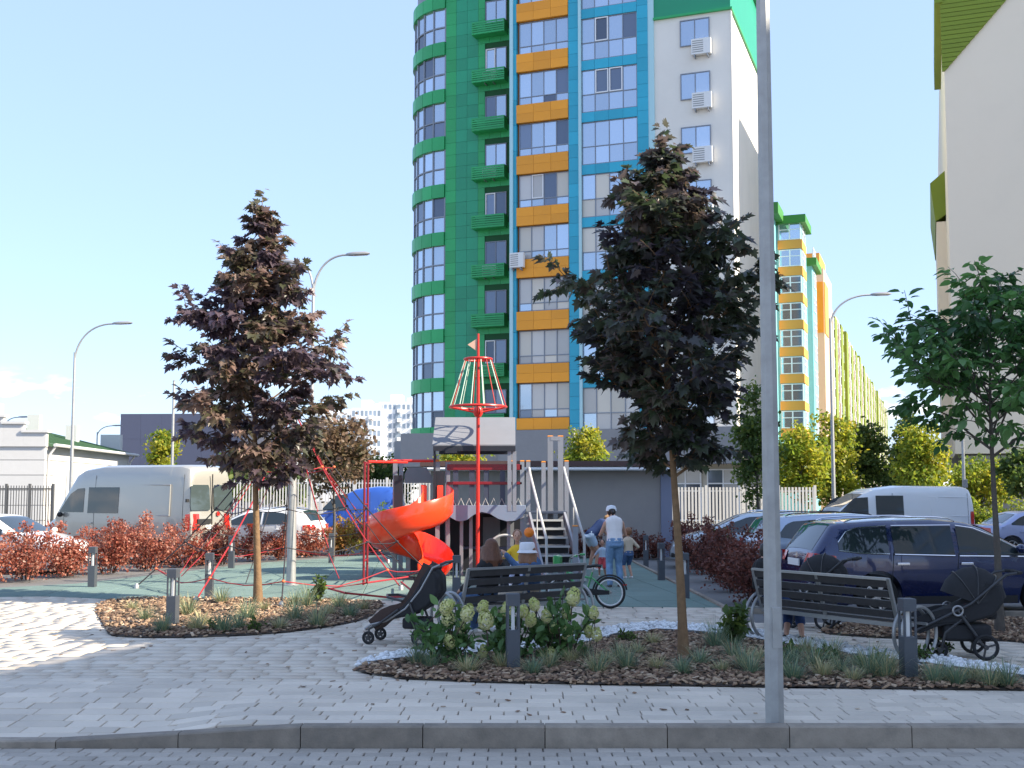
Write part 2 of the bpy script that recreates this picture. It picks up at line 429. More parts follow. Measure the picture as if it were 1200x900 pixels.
# ---- kerb stones
kerb = struct(MB().box(-26,26,KY+.01,KY+.14,-.3,-.17).build('kerb', m_kerb, smooth=False))
x = -9.0 + 0.27
while x < 9:
    x1 = x + 1.0
    zs = [(-DROP if q < -3.2 else (0 if q > -2.25 else -DROP*(-2.25-q)/.95)) + .012 for q in (x+.004, x1-.004)]
    a, b = x+.004, x1-.004
    if a < -3.2 < b: pass
    g = .012
    mb = MB().add([(a,KY,-.2),(b,KY,-.2),(b,KY+.145,-.2),(a,KY+.145,-.2),
                   (a,KY,zs[0]-g),(b,KY,zs[1]-g),(b,KY+.145,zs[1]-.004),(a,KY+.145,zs[0]-.004),
                   (a,KY+g,zs[0]),(b,KY+g,zs[1]),(b,KY+.141,zs[1]),(a,KY+.141,zs[0])],
                  [(3,2,1,0),(0,1,5,4),(4,5,9,8),(8,9,10,11),(11,10,6,7),(7,6,2,3),(1,2,6,10,9,5),(0,4,8,11,7,3)])
    mb.build('kerb_stone', m_kerb, kerb, smooth=False); x = x1
# ---- playground floor of rubber tiles
play = struct(sheet('playground_floor', PL, -0.012, mat('rubber_joint', (0.03,0.06,0.06), 0.95)))
ts = 1.0; tm = MB().cbox((0,0,0), ts-.012, ts-.012, .04, 0, .006).mesh('rubber_tile', smooth=False)
a0 = R(5); ca, sa = math.cos(a0), math.sin(a0)
edge_tiles = []
for i in range(-24, 24):
    for j in range(-2, 34):
        u, v = i*ts, j*ts; x = u*ca - v*sa; y = 18 + u*sa + v*ca
        cs = [(x + (p*ca - q*sa)*ts/2, y + (p*sa + q*ca)*ts/2) for p in (-1,1) for q in (-1,1)]
        k = sum(inside(c, PL) for c in cs)
        if k == 4: piece('rubber_tile', tm, m_rub, play, (x, y, -0.034 + rnd.uniform(-.0015,.0015)), (0,0,a0))
        elif k > 0: edge_tiles.append((x, y, a0))
def clip_poly(sub, clip):
    """clip a convex polygon (clip) out of sub: Sutherland-Hodgman against the convex tile"""
    out = sub
    for i in range(len(clip)):
        a, b = Vector(clip[i]), Vector(clip[(i+1)%len(clip)]); inp = out; out = []
        for j in range(len(inp)):
            p, q = Vector(inp[j-1]), Vector(inp[j])
            sp = (b-a).cross(p-a); sq = (b-a).cross(q-a)
            if (sp >= 0) != (sq >= 0): out.append(p + (q-p)*(sp/(sp-sq)))
            if sq >= 0: out.append(q)
    return out
for (x, y, a) in edge_tiles:
    h = ts/2 - .006
    t = [(x + (p*ca - q*sa)*h, y + (p*sa + q*ca)*h) for p, q in ((-1,-1),(1,-1),(1,1),(-1,1))]
    poly = clip_poly([p for p in PL], t)
    if len(poly) > 2:
        MB().prism([(p[0], p[1]) for p in poly], -.034, .004).build('rubber_tile', m_rub, play, smooth=False)
# stone edging along the right side of the playground
ed = struct(MB().box(0,.01,0,.01,-.3,-.29).build('path_edging', m_kerb, smooth=False))
e0, e1 = at(846,713), at(733,655); dv = (e1-e0); nseg = 12
for k in range(nseg):
    a, b = e0 + dv*(k/nseg) , e0 + dv*((k+.99)/nseg)
    MB().beam(a+Vector((.05,0,-.06)), b+Vector((.05,0,-.06)), .08, .2).build('edging_stone', m_kerb, ed, smooth=False)
# ---- planting beds: soil, mulch chips, pebbles, edging
def bed(name, poly, z=0.012):
    o = struct(sheet(name, poly, z, m_soil)); return o
def rand_in(poly, n, r=npr):
    P = np.array([(p[0], p[1]) for p in poly]); lo, hi = P.min(0), P.max(0); out = []
    while len(out) < n:
        q = r.uniform(lo, hi, (n*2, 2))
        for a in q:
            if inside(a, poly):
                out.append(a)
                if len(out) >= n: break
    return np.array(out)
chip_t = ([(-.5,-.5,0),(.5,-.4,.0),(.42,.5,.1),(-.5,.42,0),(-.4,-.45,1),(.45,-.35,.8),(.4,.45,1),(-.42,.4,.7)],
          [(4,5,6),(4,6,7),(0,1,5),(0,5,4),(1,2,6),(1,6,5),(2,3,7),(2,7,6),(3,0,4),(3,4,7)])
def mulch(bed_o, poly, n):
    q = rand_in(poly, n); th = npr.uniform(0, 6.28, n)
    P = np.column_stack([q, 0.015 + npr.random(n)*0.03])
    A = np.column_stack([np.cos(th), np.sin(th), npr.normal(0,.25,n)]); N = np.column_stack([npr.normal(0,.3,n), npr.normal(0,.3,n), np.ones(n)])
    S = np.column_stack([npr.uniform(.02,.045,n), npr.uniform(.04,.1,n), npr.uniform(.008,.02,n)])
    o = np_obj('bark_mulch', [scatter(P, A, N, S, npr.beta(1.2,2.0,n), chip_t)], m_chip, bed_o); o['kind'] = 'stuff'
def ico():
    bm = bmesh.new(); bmesh.ops.create_icosphere(bm, subdivisions=1, radius=1.0)
    v = [tuple(q.co) for q in bm.verts]; f = [tuple(x.index for x in q.verts) for q in bm.faces]; bm.free(); return (v, f)
ICO = ico()
ba = bed('planting_bed', bed_a); mulch(ba, bed_a, 5000)
bb = bed('planting_bed', bed_b); mulch(bb, bed_b, 6500)
bc = bed('planting_bed', bed_c); mulch(bc, bed_c, 2500)
pb = struct(sheet('pebble_strip', peb_b, 0.010, mat('pebble_bed', (0.3,0.3,0.29), 0.9)))
n = 4200; q = rand_in(peb_b, n); th = npr.uniform(0, 6.28, n)
P = np.column_stack([q, 0.012 + npr.random(n)*0.035]); A = np.column_stack([np.cos(th), np.sin(th), npr.normal(0,.3,n)]); N = np.column_stack([npr.normal(0,.3,n), npr.normal(0,.3,n), np.ones(n)])
s = npr.uniform(.016,.036,n); S = np.column_stack([s, s*npr.uniform(1,1.5,n), s*npr.uniform(.6,.9,n)])
o = np_obj('pebbles', [scatter(P, A, N, S, npr.random(n), ICO)], m_peb, pb, smooth=True); o['kind'] = 'stuff'
back_edge = bed_b[8:]
MB().loft([[(p.x, p.y, -.02), (p.x, p.y, .055), (p.x, p.y+.008, .055), (p.x, p.y+.008, -.02)] for p in back_edge]).build('bed_edging', m_edge, bb)
# concrete kerb of the parking bay
kb = struct(MB().box(0,.01,0,.01,-.3,-.29).build('parking_kerb', m_kerb, smooth=False))
k0, k1 = at(845,716), at(1290,722)
nseg = 8
for k in range(nseg):
    a, b = k0.lerp(k1, k/nseg), k0.lerp(k1, (k+.993)/nseg)
    MB().beam(a+Vector((.0,-.05,-.01)), b+Vector((0,-.05,-.01)), .12, .16).build('kerb_stone', m_kerb, kb, smooth=False, bev=.01)

# fallen leaves and stray chips on the paving beside the beds
n = 170; q = []
while len(q) < n:
    c = (rnd.uniform(-8,7.5), rnd.uniform(9.8,18.5))
    if inside(c, bed_a) or inside(c, bed_b) or inside(c, peb_b) or inside(c, bed_c) or pz(*c) < -.001: continue
    near = min(min((Vector(p)-Vector(c)).length for p in b) for b in (bed_a, bed_b, bed_c))
    if rnd.random() < math.exp(-near*1.6)+.04: q.append(c)
q = np.array(q); th = npr.uniform(0,6.28,n)
P = np.column_stack([q, np.full(n,.004)]); A = np.column_stack([np.cos(th),np.sin(th),npr.normal(0,.1,n)]); N = np.column_stack([npr.normal(0,.2,n),npr.normal(0,.2,n),np.ones(n)])
S = np.column_stack([npr.uniform(.015,.04,n), npr.uniform(.03,.07,n), npr.uniform(.004,.01,n)])
tag(np_obj('fallen_leaves', [scatter(P, A, N, S, npr.random(n), chip_t)], m_chip), 'scattered brown leaves and bark chips lying on the pavers', 'leaf litter', kind='stuff')
# ================================================================ buildings
m_white = mat('white_render', (0.80,0.755,0.68), 0.9, var=0.05, vscale=0.4, bump=0.15, bscale=60, dirt=(0.35,0.3,(0.66,0.62,0.55)))
m_cream = mat('cream_render', (0.86,0.74,0.58), 0.9, var=0.05, vscale=0.3, bump=0.15, bscale=60, dirt=(0.3,0.35,(0.76,0.64,0.49)))
m_green = mat('green_cladding', (0.022,0.37,0.115), 0.4, rand=0.13, var=0.08, vscale=0.5, dirt=(0.5,.3,(.03,.26,.09)))
m_green2 = mat('teal_green_cladding', (0.016,0.31,0.155), 0.36, rand=0.13, var=.06, vscale=.5)
m_gjoint = mat('cladding_joint_green', (0.01,0.09,0.03), 0.8)
m_orange = mat('orange_cladding', (0.85,0.33,0.012), 0.4, rand=0.09, var=.06, vscale=.6, dirt=(0.6,.25,(.62,.24,.02)))
m_ojoint = mat('cladding_joint_orange', (0.35,0.12,0.01), 0.8)
m_blue = mat('blue_cladding', (0.025,0.38,0.53), 0.4, rand=0.11, var=.06, vscale=.6)
m_bjoint = mat('cladding_joint_blue', (0.012,0.17,0.25), 0.8)
m_paleb = mat('pale_blue_trim', (0.42,0.66,0.70), 0.5)
m_frame = mat('window_frame_grey', (0.22,0.25,0.30), 0.5)
m_framew = mat('window_frame_white', (0.8,0.8,0.8), 0.5)
m_gl_sky = mat('window_glass_blue', (0.48,0.55,0.64), 0.06, 0.75, rand=0.14)
m_gl_cur = mat('window_glass_curtain', (0.50,0.47,0.44), 0.25, 0.12, rand=0.18, coat=0.6)
m_gl_cur2 = mat('window_glass_blind', (0.62,0.56,0.47), 0.3, 0.05, rand=0.2, coat=0.6)
m_gl_drk = mat('window_glass_dark', (0.16,0.19,0.25), 0.08, 0.45, rand=0.4)
m_grey = mat('grey_fascia', (0.27,0.265,0.27), 0.7, var=0.06)
m_beige = mat('beige_stone', (0.58,0.53,0.44), 0.85, var=0.06)
m_ac = mat('ac_casing', (0.78,0.77,0.74), 0.5)
m_acd = mat('ac_grille', (0.25,0.25,0.25), 0.6)
m_olive = mat('olive_cladding', (0.19,0.25,0.012), 0.6, rand=0.05)

PANES = {}
def window(parent, x0, x1, z0, z1, y, cols, rows, glass, fr=m_frame, bar=0.07, d=0.1, name='window', openers=(), face=-1):
    """framed window in the plane y = const facing -y (or x = const when face is a tuple); frame part with pane sub-parts"""
    mb = MB(); W, H = x1-x0, z1-z0
    cs = [x0 + W*c for c in cols]; rs = [z0 + H*r for r in rows]
    for i, c in enumerate(cs):
        a = bar/2; l, r_ = (c, c+bar) if i == 0 else ((c-bar, c) if i == len(cs)-1 else (c-a, c+a))
        mb.box(l, r_, y-d*.5, y+d*.5, z0, z1)
    for i, c in enumerate(rs):
        a = bar/2; l, r_ = (c, c+bar) if i == 0 else ((c-bar, c) if i == len(rs)-1 else (c-a, c+a))
        mb.box(x0+bar, x1-bar, y-d*.5+.004, y+d*.5-.004, l, r_)
    f = mb.build(name, fr, parent, smooth=False)
    for i in range(len(cs)-1):
        for j in range(len(rs)-1):
            g = glass(i, j) if callable(glass) else glass
            blk('pane', g, f, cs[i]+.02, cs[i+1]-.02, y-.012+rnd.uniform(-.006,.006), y+.012, rs[j]+.02, rs[j+1]-.02)
            if (i, j) in openers:
                q = MB(); a, b, c, e = cs[i]+.03, cs[i+1]-.03, rs[j]+.03, rs[j+1]-.03
                for (u0,u1,v0,v1) in ((a,a+.06,c,e),(b-.06,b,c,e),(a+.06,b-.06,c,c+.06),(a+.06,b-.06,e-.06,e)): q.box(u0,u1,y-.075,y-.03,v0,v1)
                q.build('sash', m_framew, f, smooth=False)
    return f

# ---------------------------------------------------------------- the tall tower
e1 = Vector((0.939,-0.345,0)); TC = Vector((12.0,61.06,0)); TROT = math.atan2(-0.345,0.939)
tw = thing('apartment_tower', 'tall apartment tower with green, orange, blue and white cladding behind the playground', 'apartment tower', TC, TROT)
FP = 3.04; ZTOP = 36.0
# core and walls (local x along the front, y back)
blk('wall', m_white, tw, -4.3, 0, 0.0, 15, 3.6, 28.6).name = 'white_wall'
gp_ = blk('parapet', m_green2, tw, -4.3, 0.0, -0.004, 15, 28.604, 33.0)
MB().box(-4.3,0.12,-.16,15,28.5,28.62).box(0.0,.2,-.1,15.1,32.9,33.3).build('cornice', m_green, tw, smooth=False)
blk('blue_wall', m_bjoint, tw, -9.3, -4.3, 0.06, 15, 3.6, ZTOP)
blk('orange_wall', m_ojoint, tw, -12.9, -9.3, 0.16, 15, 3.6, ZTOP)
blk('green_wall', m_gjoint, tw, -18.36, -12.9, 3.06, 15, 3.6, ZTOP)
# white bay windows with air-conditioners
ac_root = None
def ac_unit(parent, x0, x1, y, z0, z1):
    a = blk('air_conditioner', m_ac, parent, x0, x1, y-.34, y-.06, z0, z1)
    mb = MB()
    n = 6
    for k in range(n):
        z = z0 + (z1-z0)*(0.15 + 0.7*k/(n-1)); mb.box(x0+.06, x0+(x1-x0)*.62, y-.352, y-.341, z-.02, z+.02)
    mb.build('grille', m_acd, parent, smooth=False)
    for xb in (x0+.15, x1-.2): blk('bracket', m_frame, parent, xb, xb+.05, y-.4, y, z0-.16, z0-.01)
for k in range(8):
    z = 26.75 - FP*k
    if z < 5: break
    window(tw, -2.8, -1.15, z, z+1.5, -.03, (0,.5,1), (0,1), (lambda i,j: m_gl_sky), bar=.05, d=.12)
    ac_unit(tw, -2.12, -1.05, -.0, z-.62, z+.25)
# blue bay
def pick_glass(z):
    def f(i, j):
        u = rnd.random()
        if z > 20: return m_gl_sky if u < .93 else m_gl_drk
        if z > 14: return m_gl_sky if u < .4 else (m_gl_cur if u < .7 else (m_gl_cur2 if u < .88 else m_gl_drk))
        return m_gl_cur if u < .55 else (m_gl_cur2 if u < .8 else (m_gl_sky if u < .92 else m_gl_drk))
    return f
bx0, bx1 = -8.55, -5.25
for k in range(-2, 8):
    z = 26.7 - FP*k
    if z + 2.5 > ZTOP + .5 or z < 5.2: continue
    op = {0:((1,1),), 1:((1,1),(2,1))}.get(k, ())
    gl = pick_glass(z)
    def gl2(i, j, gl=gl, op=op): return m_gl_drk if (i,j) in op and op else gl(i,j)
    window(tw, bx0, bx1, z, z+2.47, -.02, (0,.25,.5,.75,1), (0,.42,1), gl2, bar=.05, openers=op)
    for q in range(4):
        w = (bx1-bx0)/4; blk('blue_panel', m_blue, tw, bx0+q*w+.006, bx0+(q+1)*w-.006, -.12, .05, z-.56, z-.01)
zz = 3.62
while zz < 33:
    blk('blue_panel', m_blue, tw, -9.28, -8.57, -.13, .05, zz+.006, zz+.754)
    blk('blue_panel', m_blue, tw, -5.24, -4.62, -.13, .05, zz+.006, zz+.754)
    zz += .76
blk('corner_trim', m_paleb, tw, -8.66, -8.5, -.26, -.131, 5.6, 33)
blk('corner_trim', m_paleb, tw, -4.62, -4.28, -.1, .05, 5.6, 33)
# orange bay
ox0, ox1 = -12.46, -9.3
for k in range(-1, 9):
    zb = 8.29 + FP*k; hb = 1.07
    if k == -1: zb, hb = 5.6, .66
    for r_ in range(2 if k >= 0 else 1):
        for c in range(3):
            w = (ox1-ox0)/3; h = hb/(2 if k >= 0 else 1)
            blk('orange_panel', m_orange, tw, ox0+c*w+.006, ox0+(c+1)*w-.006, -.16, .15, zb+r_*h+.004, zb+(r_+1)*h-.004)
    zt = zb + hb; z1 = 8.29 + FP*(k+1)
    op = {0:(), 7:((1,1),), 6:(), 5:(), 3:((1,1),)}.get(k, ())
    window(tw, ox0+.1, ox1-.02, zt+.03, z1-.03, .1, (0,.25,.5,.75,1), (0,.24,1), pick_glass(zt), bar=.05, openers=op)
zz = 3.62
while zz < 33:
    blk('blue_panel', m_blue, tw, -12.9, -12.47, -.12, .15, zz+.006, zz+1.51); zz += 1.52
blk('corner_trim', m_paleb, tw, -12.86, -12.66, -.22, -.121, 5.6, 33)
ac_unit(tw, -12.75, -11.9, -.18, zAt(313,65.3)-.1, zAt(300,65.3)+.1)
# green wall: tiles, windows, plant baskets
gx0, gx1, gy = -18.36, -13.9, 3.06
tx = 6; tw_ = (gx1-gx0)/tx; zz = 5.6; wz = [28.1 - FP*k for k in range(-1, 8)]
while zz < 33.5:
    for c in range(tx):
        a, b = gx0+c*tw_, gx0+(c+1)*tw_
        if any(a < -14.2 and b > -15.7 and zz < z+1.42 and zz+.76 > z+.03 for z in wz):
            a2 = a
            if a < -15.66 < b: b = -15.68
            else: continue
        if b-a > .1: blk('green_tile', m_green if c not in (1,2) else m_green2, tw, a+.006, b-.006, gy-.05, gy+.02, zz+.006, zz+.754)
    zz += .76
for i, z in enumerate(wz):
    window(tw, -15.64, -14.25, z, z+1.45, gy-.03, (0,.5,1), (0,1), (lambda i,j,z=z: m_gl_sky if (z > 22 and rnd.random() < .6) else m_gl_drk), bar=.05, openers=((0,0),) if i % 3 == 1 else ())
    b = MB()
    b.box(-16.3,-14.15,gy-.7,gy-.052,z-.86,z-.78)
    b.box(-16.3,-16.24,gy-.7,gy-.052,z-.78,z-.06).box(-14.21,-14.15,gy-.7,gy-.052,z-.78,z-.06)
    bo = b.build('basket', m_green, tw, smooth=False)
    for s_ in range(6): blk('slat', m_green, bo, -16.3, -14.15, gy-.73, gy-.701, z-.84+s_*.135, z-.84+s_*.135+.10)
    if i % 2: ac_unit(tw, -15.7, -14.8, gy-.1, z-.75, z-.1)
# rounded glazed corner with green bands
RC = 3.3; cxc, cyc = -18.36, gy + RC
def arc(a, r): return (cxc - r*math.sin(a), cyc - r*math.cos(a))
na = 7; amax = R(105)
MB().loft([[(*arc(amax*k/20, RC-.12), 3.6), (*arc(amax*k/20, RC-.12), 36)] for k in range(21)], closed_ring=False).build('corner_core', m_frame, tw)
for k in range(-1, 9):
    z = 29.55 - FP*k
    if z < 4.6: break
    for q in range(na):
        a, b = amax*q/na + .004, amax*(q+1)/na - .004
        rings = []
        for t in range(4):
            u = a + (b-a)*t/3
            rings.append([(*arc(u,RC-.1),z),(*arc(u,RC+.16),z),(*arc(u,RC+.16),z+.84),(*arc(u,RC-.1),z+.84)])
        MB().loft(rings, caps=True).build('green_band', m_green, tw, ang=30)
    f = MB()
    for q in range(na+1):
        p = arc(amax*q/na, RC); f.cbox((p[0],p[1],z-2.2), .09, .12, 2.2, -amax*q/na)
    f.loft([[(*arc(amax*t/20,RC-.05),z-1.25),(*arc(amax*t/20,RC+.05),z-1.25),(*arc(amax*t/20,RC+.05),z-1.17),(*arc(amax*t/20,RC-.05),z-1.17)] for t in range(21)])
    fo = f.build('corner_window', m_frame, tw, ang=30)
    for q in range(na):
        for (l, h) in ((-2.2,-1.25),(-1.17,0)):
            a, b = arc(amax*q/na+.014,RC-.01), arc(amax*(q+1)/na-.014,RC-.01)
            MB().add([(*a,z+l),(*b,z+l),(*b,z+h),(*a,z+h)],[(1,0,3,2)]).build('pane', m_gl_sky if rnd.random() < .85 else m_gl_drk, fo, smooth=False)
blk('parapet_green', m_green, tw, -18.36, -13.9, gy-.3, 15, 33.6, 36.4)
# ground floor: grey canopy fascia, glazing between beige piers
MB().prism([(-19.6,-0.5),(-13.0,-0.5),(-13.0,-1.6),(-8.6,-1.6),(-8.6,-1.2),(0.4,-1.2),(0.4,3.5),(-19.6,3.5)], 3.55, 5.5).build('canopy', m_grey, tw, smooth=False)
MB().prism([(-22.4,4.4),(-19.6,2.2),(-19.6,6.0),(-22.4,7.0)], 3.7, 5.3).build('canopy_wing', m_grey, tw, smooth=False)
blk('shop_wall', m_beige, tw, -18.6, -.2, .3, 14.8, -.2, 3.58)
for q in range(9):
    x = -18.2 + q*2.05
    window(tw, x+.15, x+1.9, .5, 3.3, .22, (0,.5,1), (0,.72,1), (lambda i,j: m_gl_cur if rnd.random() < .7 else m_gl_drk), fr=m_framew, name='shop_window')
# the side wall along the street: quoin strip and vents
MB().box(.0,.05,-.05,.25,3.6,28.5).build('corner_quoin', m_white, tw, smooth=False)

# ---------------------------------------------------------------- the row of blocks down the street
RD = Vector((0.3465,0.938,0)); RROT = math.atan2(0.938,0.3465)     # local x runs away along the street, local -y faces the street
def row_point(Y): return Vector((0.3694*Y - 15.9, Y, 0))
m_teal = mat('teal_render', (0.20,0.52,0.55), 0.8, var=0.04)
m_orng2 = mat('orange_render', (0.72,0.33,0.06), 0.8)
m_peach = mat('peach_render', (0.72,0.52,0.36), 0.85)
m_cornice = mat('green_roof_edge', (0.05,0.22,0.03), 0.6)
def row_window(parent, w, h, loc, rz):
    f = MB(); 
    for (a,b,c,d) in ((-.5,-.46,-.5,.5),(.46,.5,-.5,.5),(-.03,.03,-.5,.5),(-.46,-.03,-.5,-.45),(.03,.46,-.5,-.45),(-.46,-.03,.45,.5),(.03,.46,.45,.5),(-.46,-.03,.08,.13),(.03,.46,.08,.13)): f.box(a*w,b*w,-.06,.06,c*h,d*h)
    key = ('rw', round(w,2), round(h,2))
    if key not in PANES:
        g = MB().box(-w*.49,w*.49,-.02,.02,-h*.49,h*.49).mesh('pane', False); g.materials.append(m_gl_sky)
        fm = f.mesh('window', False); fm.materials.append(m_framew); PANES[key] = (fm, g)
    fm, g = PANES[key]
    o = piece('window', fm, m_framew, parent, loc, (0,0,rz)); piece('pane', g, m_gl_sky, o)
# nearest block: teal with orange spandrels; fronts face the street (-y local... -y points to the street side)
P0 = row_point(122)
b2 = thing('apartment_block', 'turquoise and orange apartment block with green cornices just right of the white tower', 'apartment block', P0, RROT, 'blocks down the street')
HB = 32.5
# local frame: +x away, +y left (into the block), -y to the street
blk('wall', m_cream, b2, 0, 26, 1.2, 16, -.2, HB)
blk('front_wall', m_teal, b2, -.15, 3.0, 1.0, 12, -.2, HB)
for (a, b, mm) in ((4.0,9.5,m_teal),(16.0,21.5,m_teal)):
    blk('bay', mm, b2, a, b, -1.6, 1.19, -.2, HB-.5 if a < 10 else HB-3.0)
    MB().box(a-.6,b+.6,-2.2,1.3,(HB-.5 if a < 10 else HB-3)+.01,(HB-.5 if a < 10 else HB-3)+.9).build('cornice', m_cornice, b2, smooth=False)
MB().box(-1,4,.2,12.5,HB-.3,HB+.9).build('cornice', m_cornice, b2, smooth=False)
MB().box(10.2,15.3,-.3,1.5,HB-2.2,HB-1.6).build('cornice', m_cornice, b2, smooth=False)
for c in range(3): blk('chimney', m_white, b2, 1.2+c*5, 2.6+c*5, 3, 5, HB, HB+3.4-c)
for k in range(10):
    z = 3.2 + k*3.0
    blk('spandrel', m_orng2, b2, 3.86, 8.2, -1.75, -1.61, z-1.0, z)
    blk('spandrel', m_orng2, b2, 3.86, 3.99, -1.61, .9, z-1.0, z)
    row_window(b2, 2.4, 1.9, (3.94, -.4, z+.98), -math.pi/2)
    row_window(b2, 3.2, 1.9, (6.4, -1.64, z+.98), 0)
    blk('balcony', m_orng2, b2, -1.1, -.16, 3.0, 6.5, z-1.1, z)
    row_window(b2, 2.2, 1.8, (-.2, 8.0, z+.9), -math.pi/2)
    row_window(b2, 2.2, 1.8, (12.5, 1.16, z+.9), 0)
    row_window(b2, 3.2, 1.8, (18.8, -1.64, z+.9), 0)
# further blocks: peach and olive stripes, each a block of its own
def stripe_block(Y, ln, h, label, first=False):
    b = thing('apartment_block', label, 'apartment block', row_point(Y), RROT, 'blocks down the street')
    blk('wall', m_peach if first else m_cream, b, 0, ln, 1.2, 16, -.2, h)
    if first:
        blk('roof_box', m_orng2, b, 2.5, 11, -1.2, 9, h+1.01, h+3.6); blk('peach_bay', m_peach, b, 0, 12, -1.9, 1.19, -.2, h+1); blk('front_panel', m_orange, b, -.12, -.01, -1.8, 6.5, h-7.5, h-.8); blk('side_panel', m_orange, b, .2, 5.5, -2.02, -1.91, h-7.5, h-.8)
        for k in range(7): row_window(b, 1.8, 1.7, (8.5, -1.94, 3.6+3*k), 0)
    x = 13.0 if first else 2.0; k_ = 0
    while x + 3.6 < ln:
        mm = m_olive if k_ % 2 == 0 else (m_cream if k_ % 4 == 1 else m_peach); w = 4.4 if k_ % 2 == 0 else 3.4
        blk('olive_bay' if k_ % 2 == 0 else 'pale_bay', mm, b, x, x+w, -1.3 if k_ % 2 == 0 else -.9, 1.19, -.2, h - .6 - (k_ % 3)*.5)
        if k_ % 2 == 0: blk('bay_cap', m_peach, b, x+.8, x+3.6, .2, 3.0, h+.01, h+1.6)
        blk('white_strip', m_white, b, x+w+.3, x+w+1.5, -1.15, 1.19, -.2, h-1.2)
        for k in range(9):
            row_window(b, 1.5, 1.7, (x+w+.9, -1.19, 3.6+3*k), 0)
            if k_ % 2: row_window(b, 1.3, 1.7, (x-.05, .1, 3.6+3*k), -math.pi/2)
        x += w + 2.2; k_ += 1
    return b
stripe_block(148.5, 46, 30.5, 'peach apartment block with orange roof box and olive stripes behind the turquoise block', True)
stripe_block(193, 50, 30.5, 'second olive striped apartment block from the turquoise block along the street')
stripe_block(241, 60, 30.0, 'third olive striped apartment block from the turquoise block along the street')
stripe_block(299, 70, 30.0, 'farthest olive striped apartment block at the end of the street')

# ---------------------------------------------------------------- the cream end wall on the right
CC = Vector((xAt(1121,60), 60, 0))
cb = thing('apartment_building', 'cream apartment building with olive green roof corner at the right edge', 'apartment building', CC, TROT)
blk('wall', m_cream, cb, 0, 26, 0, 44, 4.05, 31)
blk('base_wall', m_grey, cb, .5, 26, .4, 43, -.2, 4.04)
for k in range(4): blk('base_course', mat('base_band', (0.33,0.32,0.31), .85), cb, .3, 26, .2+.01*k, .41, .1+k*1.0, .95+k*1.0)
# olive corner: boards following the stepped corner, cut along a diagonal
zb, zt_ = zAt(84,60), 31.0
xd = 3.6*(zt_-zb)/((zAt(0,60)-zb))
nb = 26
for k in range(nb):
    z0, z1 = zb+(zt_-zb)*k/nb, zb+(zt_-zb)*(k+1)/nb
    x0b, x1b = xd*k/nb, xd*(k+1)/nb
    MB().add([(-.12,-.12,z0),(x0b,-.12,z0),(x1b,-.12,z1-.03),(-.12,-.12,z1-.03),(-.12,.0,z0),(x0b,.0,z0),(x1b,.0,z1-.03),(-.12,.0,z1-.03)],
             [(0,1,2,3),(7,6,5,4),(0,3,7,4),(1,5,6,2),(3,2,6,7),(0,4,5,1)]).build('olive_board', m_olive, cb, smooth=False)
MB().box(-.4,.0,-.2,14,zAt(4,60),zAt(4,60)+1.6).build('cornice', m_olive, cb, smooth=False)
MB().box(-.55,-.0,8,20,4.1,zAt(252,66)).build('bay', m_cream, cb, smooth=False)
zl = zAt(252,66); zh = zAt(192,66)
MB().add([(-.6,7.9,zl),(.0,7.9,zl+.4),(.0,7.9,zh),(-.85,7.9,zh-.7),(-.6,20.2,zl),(.0,20.2,zl+.4),(.0,20.2,zh),(-.85,20.2,zh-.7)],
         [(0,1,2,3),(7,6,5,4),(0,4,5,1),(1,5,6,2),(2,6,7,3),(3,7,4,0)]).build('bay_cornice', m_olive, cb, smooth=False)
blk('roof', m_grey, cb, 0.2, 26, .2, 44, 31.0, 31.4)

# ---------------------------------------------------------------- unseen building right of the frame, placed and shaped to shade the square
SROT = math.atan2(0.938,0.347)
sb = thing('shade_tower', 'unseen building placed right of the square to cast its shade', 'apartment tower', (19.6,-3,0), SROT)
SL, SH = 42.0, 20.2
blk('wall', m_white, sb, 0, SL, -14, 0, -.2, SH)
blk('shade_upper_wall', m_white, sb, 27, SL-.1, -13.9, -.1, SH+.8, 26.0)  # raised section added so the shadow also covers the low grey building
blk('parapet', m_green, sb, -.15, SL+.15, -14.15, .15, SH, SH+.8)
for k in range(6):
    for c in range(9):
        row_window(sb, 2.4, 1.7, (2.6+c*4.2, .02, 2.4+k*3.04), math.pi)

# ---------------------------------------------------------------- left: white low house with a green roof
HC = Vector((xAt(50,60), 60, 0)); HROT = R(0)
hs = thing('low_white_building', 'low white building with a green metal roof at the left edge', 'building', HC, R(2.7))
m_hw = mat('white_siding', (0.58,0.57,0.55), 0.8, rand=0.03, var=0.03)
m_roofg = mat('green_metal_roof', (0.075,0.15,0.075), 0.6, var=0.08, vscale=0.6)
ze = zAt(521,60)
blk('wall', mat('siding_joint', (0.4,0.39,0.38), .9), hs, -16, 0, .05, 15.4, -.2, ze)
for k in range(6):
    z0, z1 = -.2 + (ze+.2)*k/6, -.2+(ze+.2)*(k+1)/6 - .035
    blk('siding_board', m_hw, hs, -16, .0, 0, .049, z0, z1); blk('siding_board', m_hw, hs, .001, .05, 0, 15.4, z0, z1)
for (a, b, z) in ((-1.05,.12,zAt(507,60)),(-2.1,-1.05,zAt(497,60)),(-16,-2.1,zAt(489,60))):
    blk('gable_step', m_hw, hs, a+.004, b, -.1, .25, ze-.1, z); blk('coping', m_hw, hs, a-.1, b+.1, -.2, .35, z+.003, z+.14)
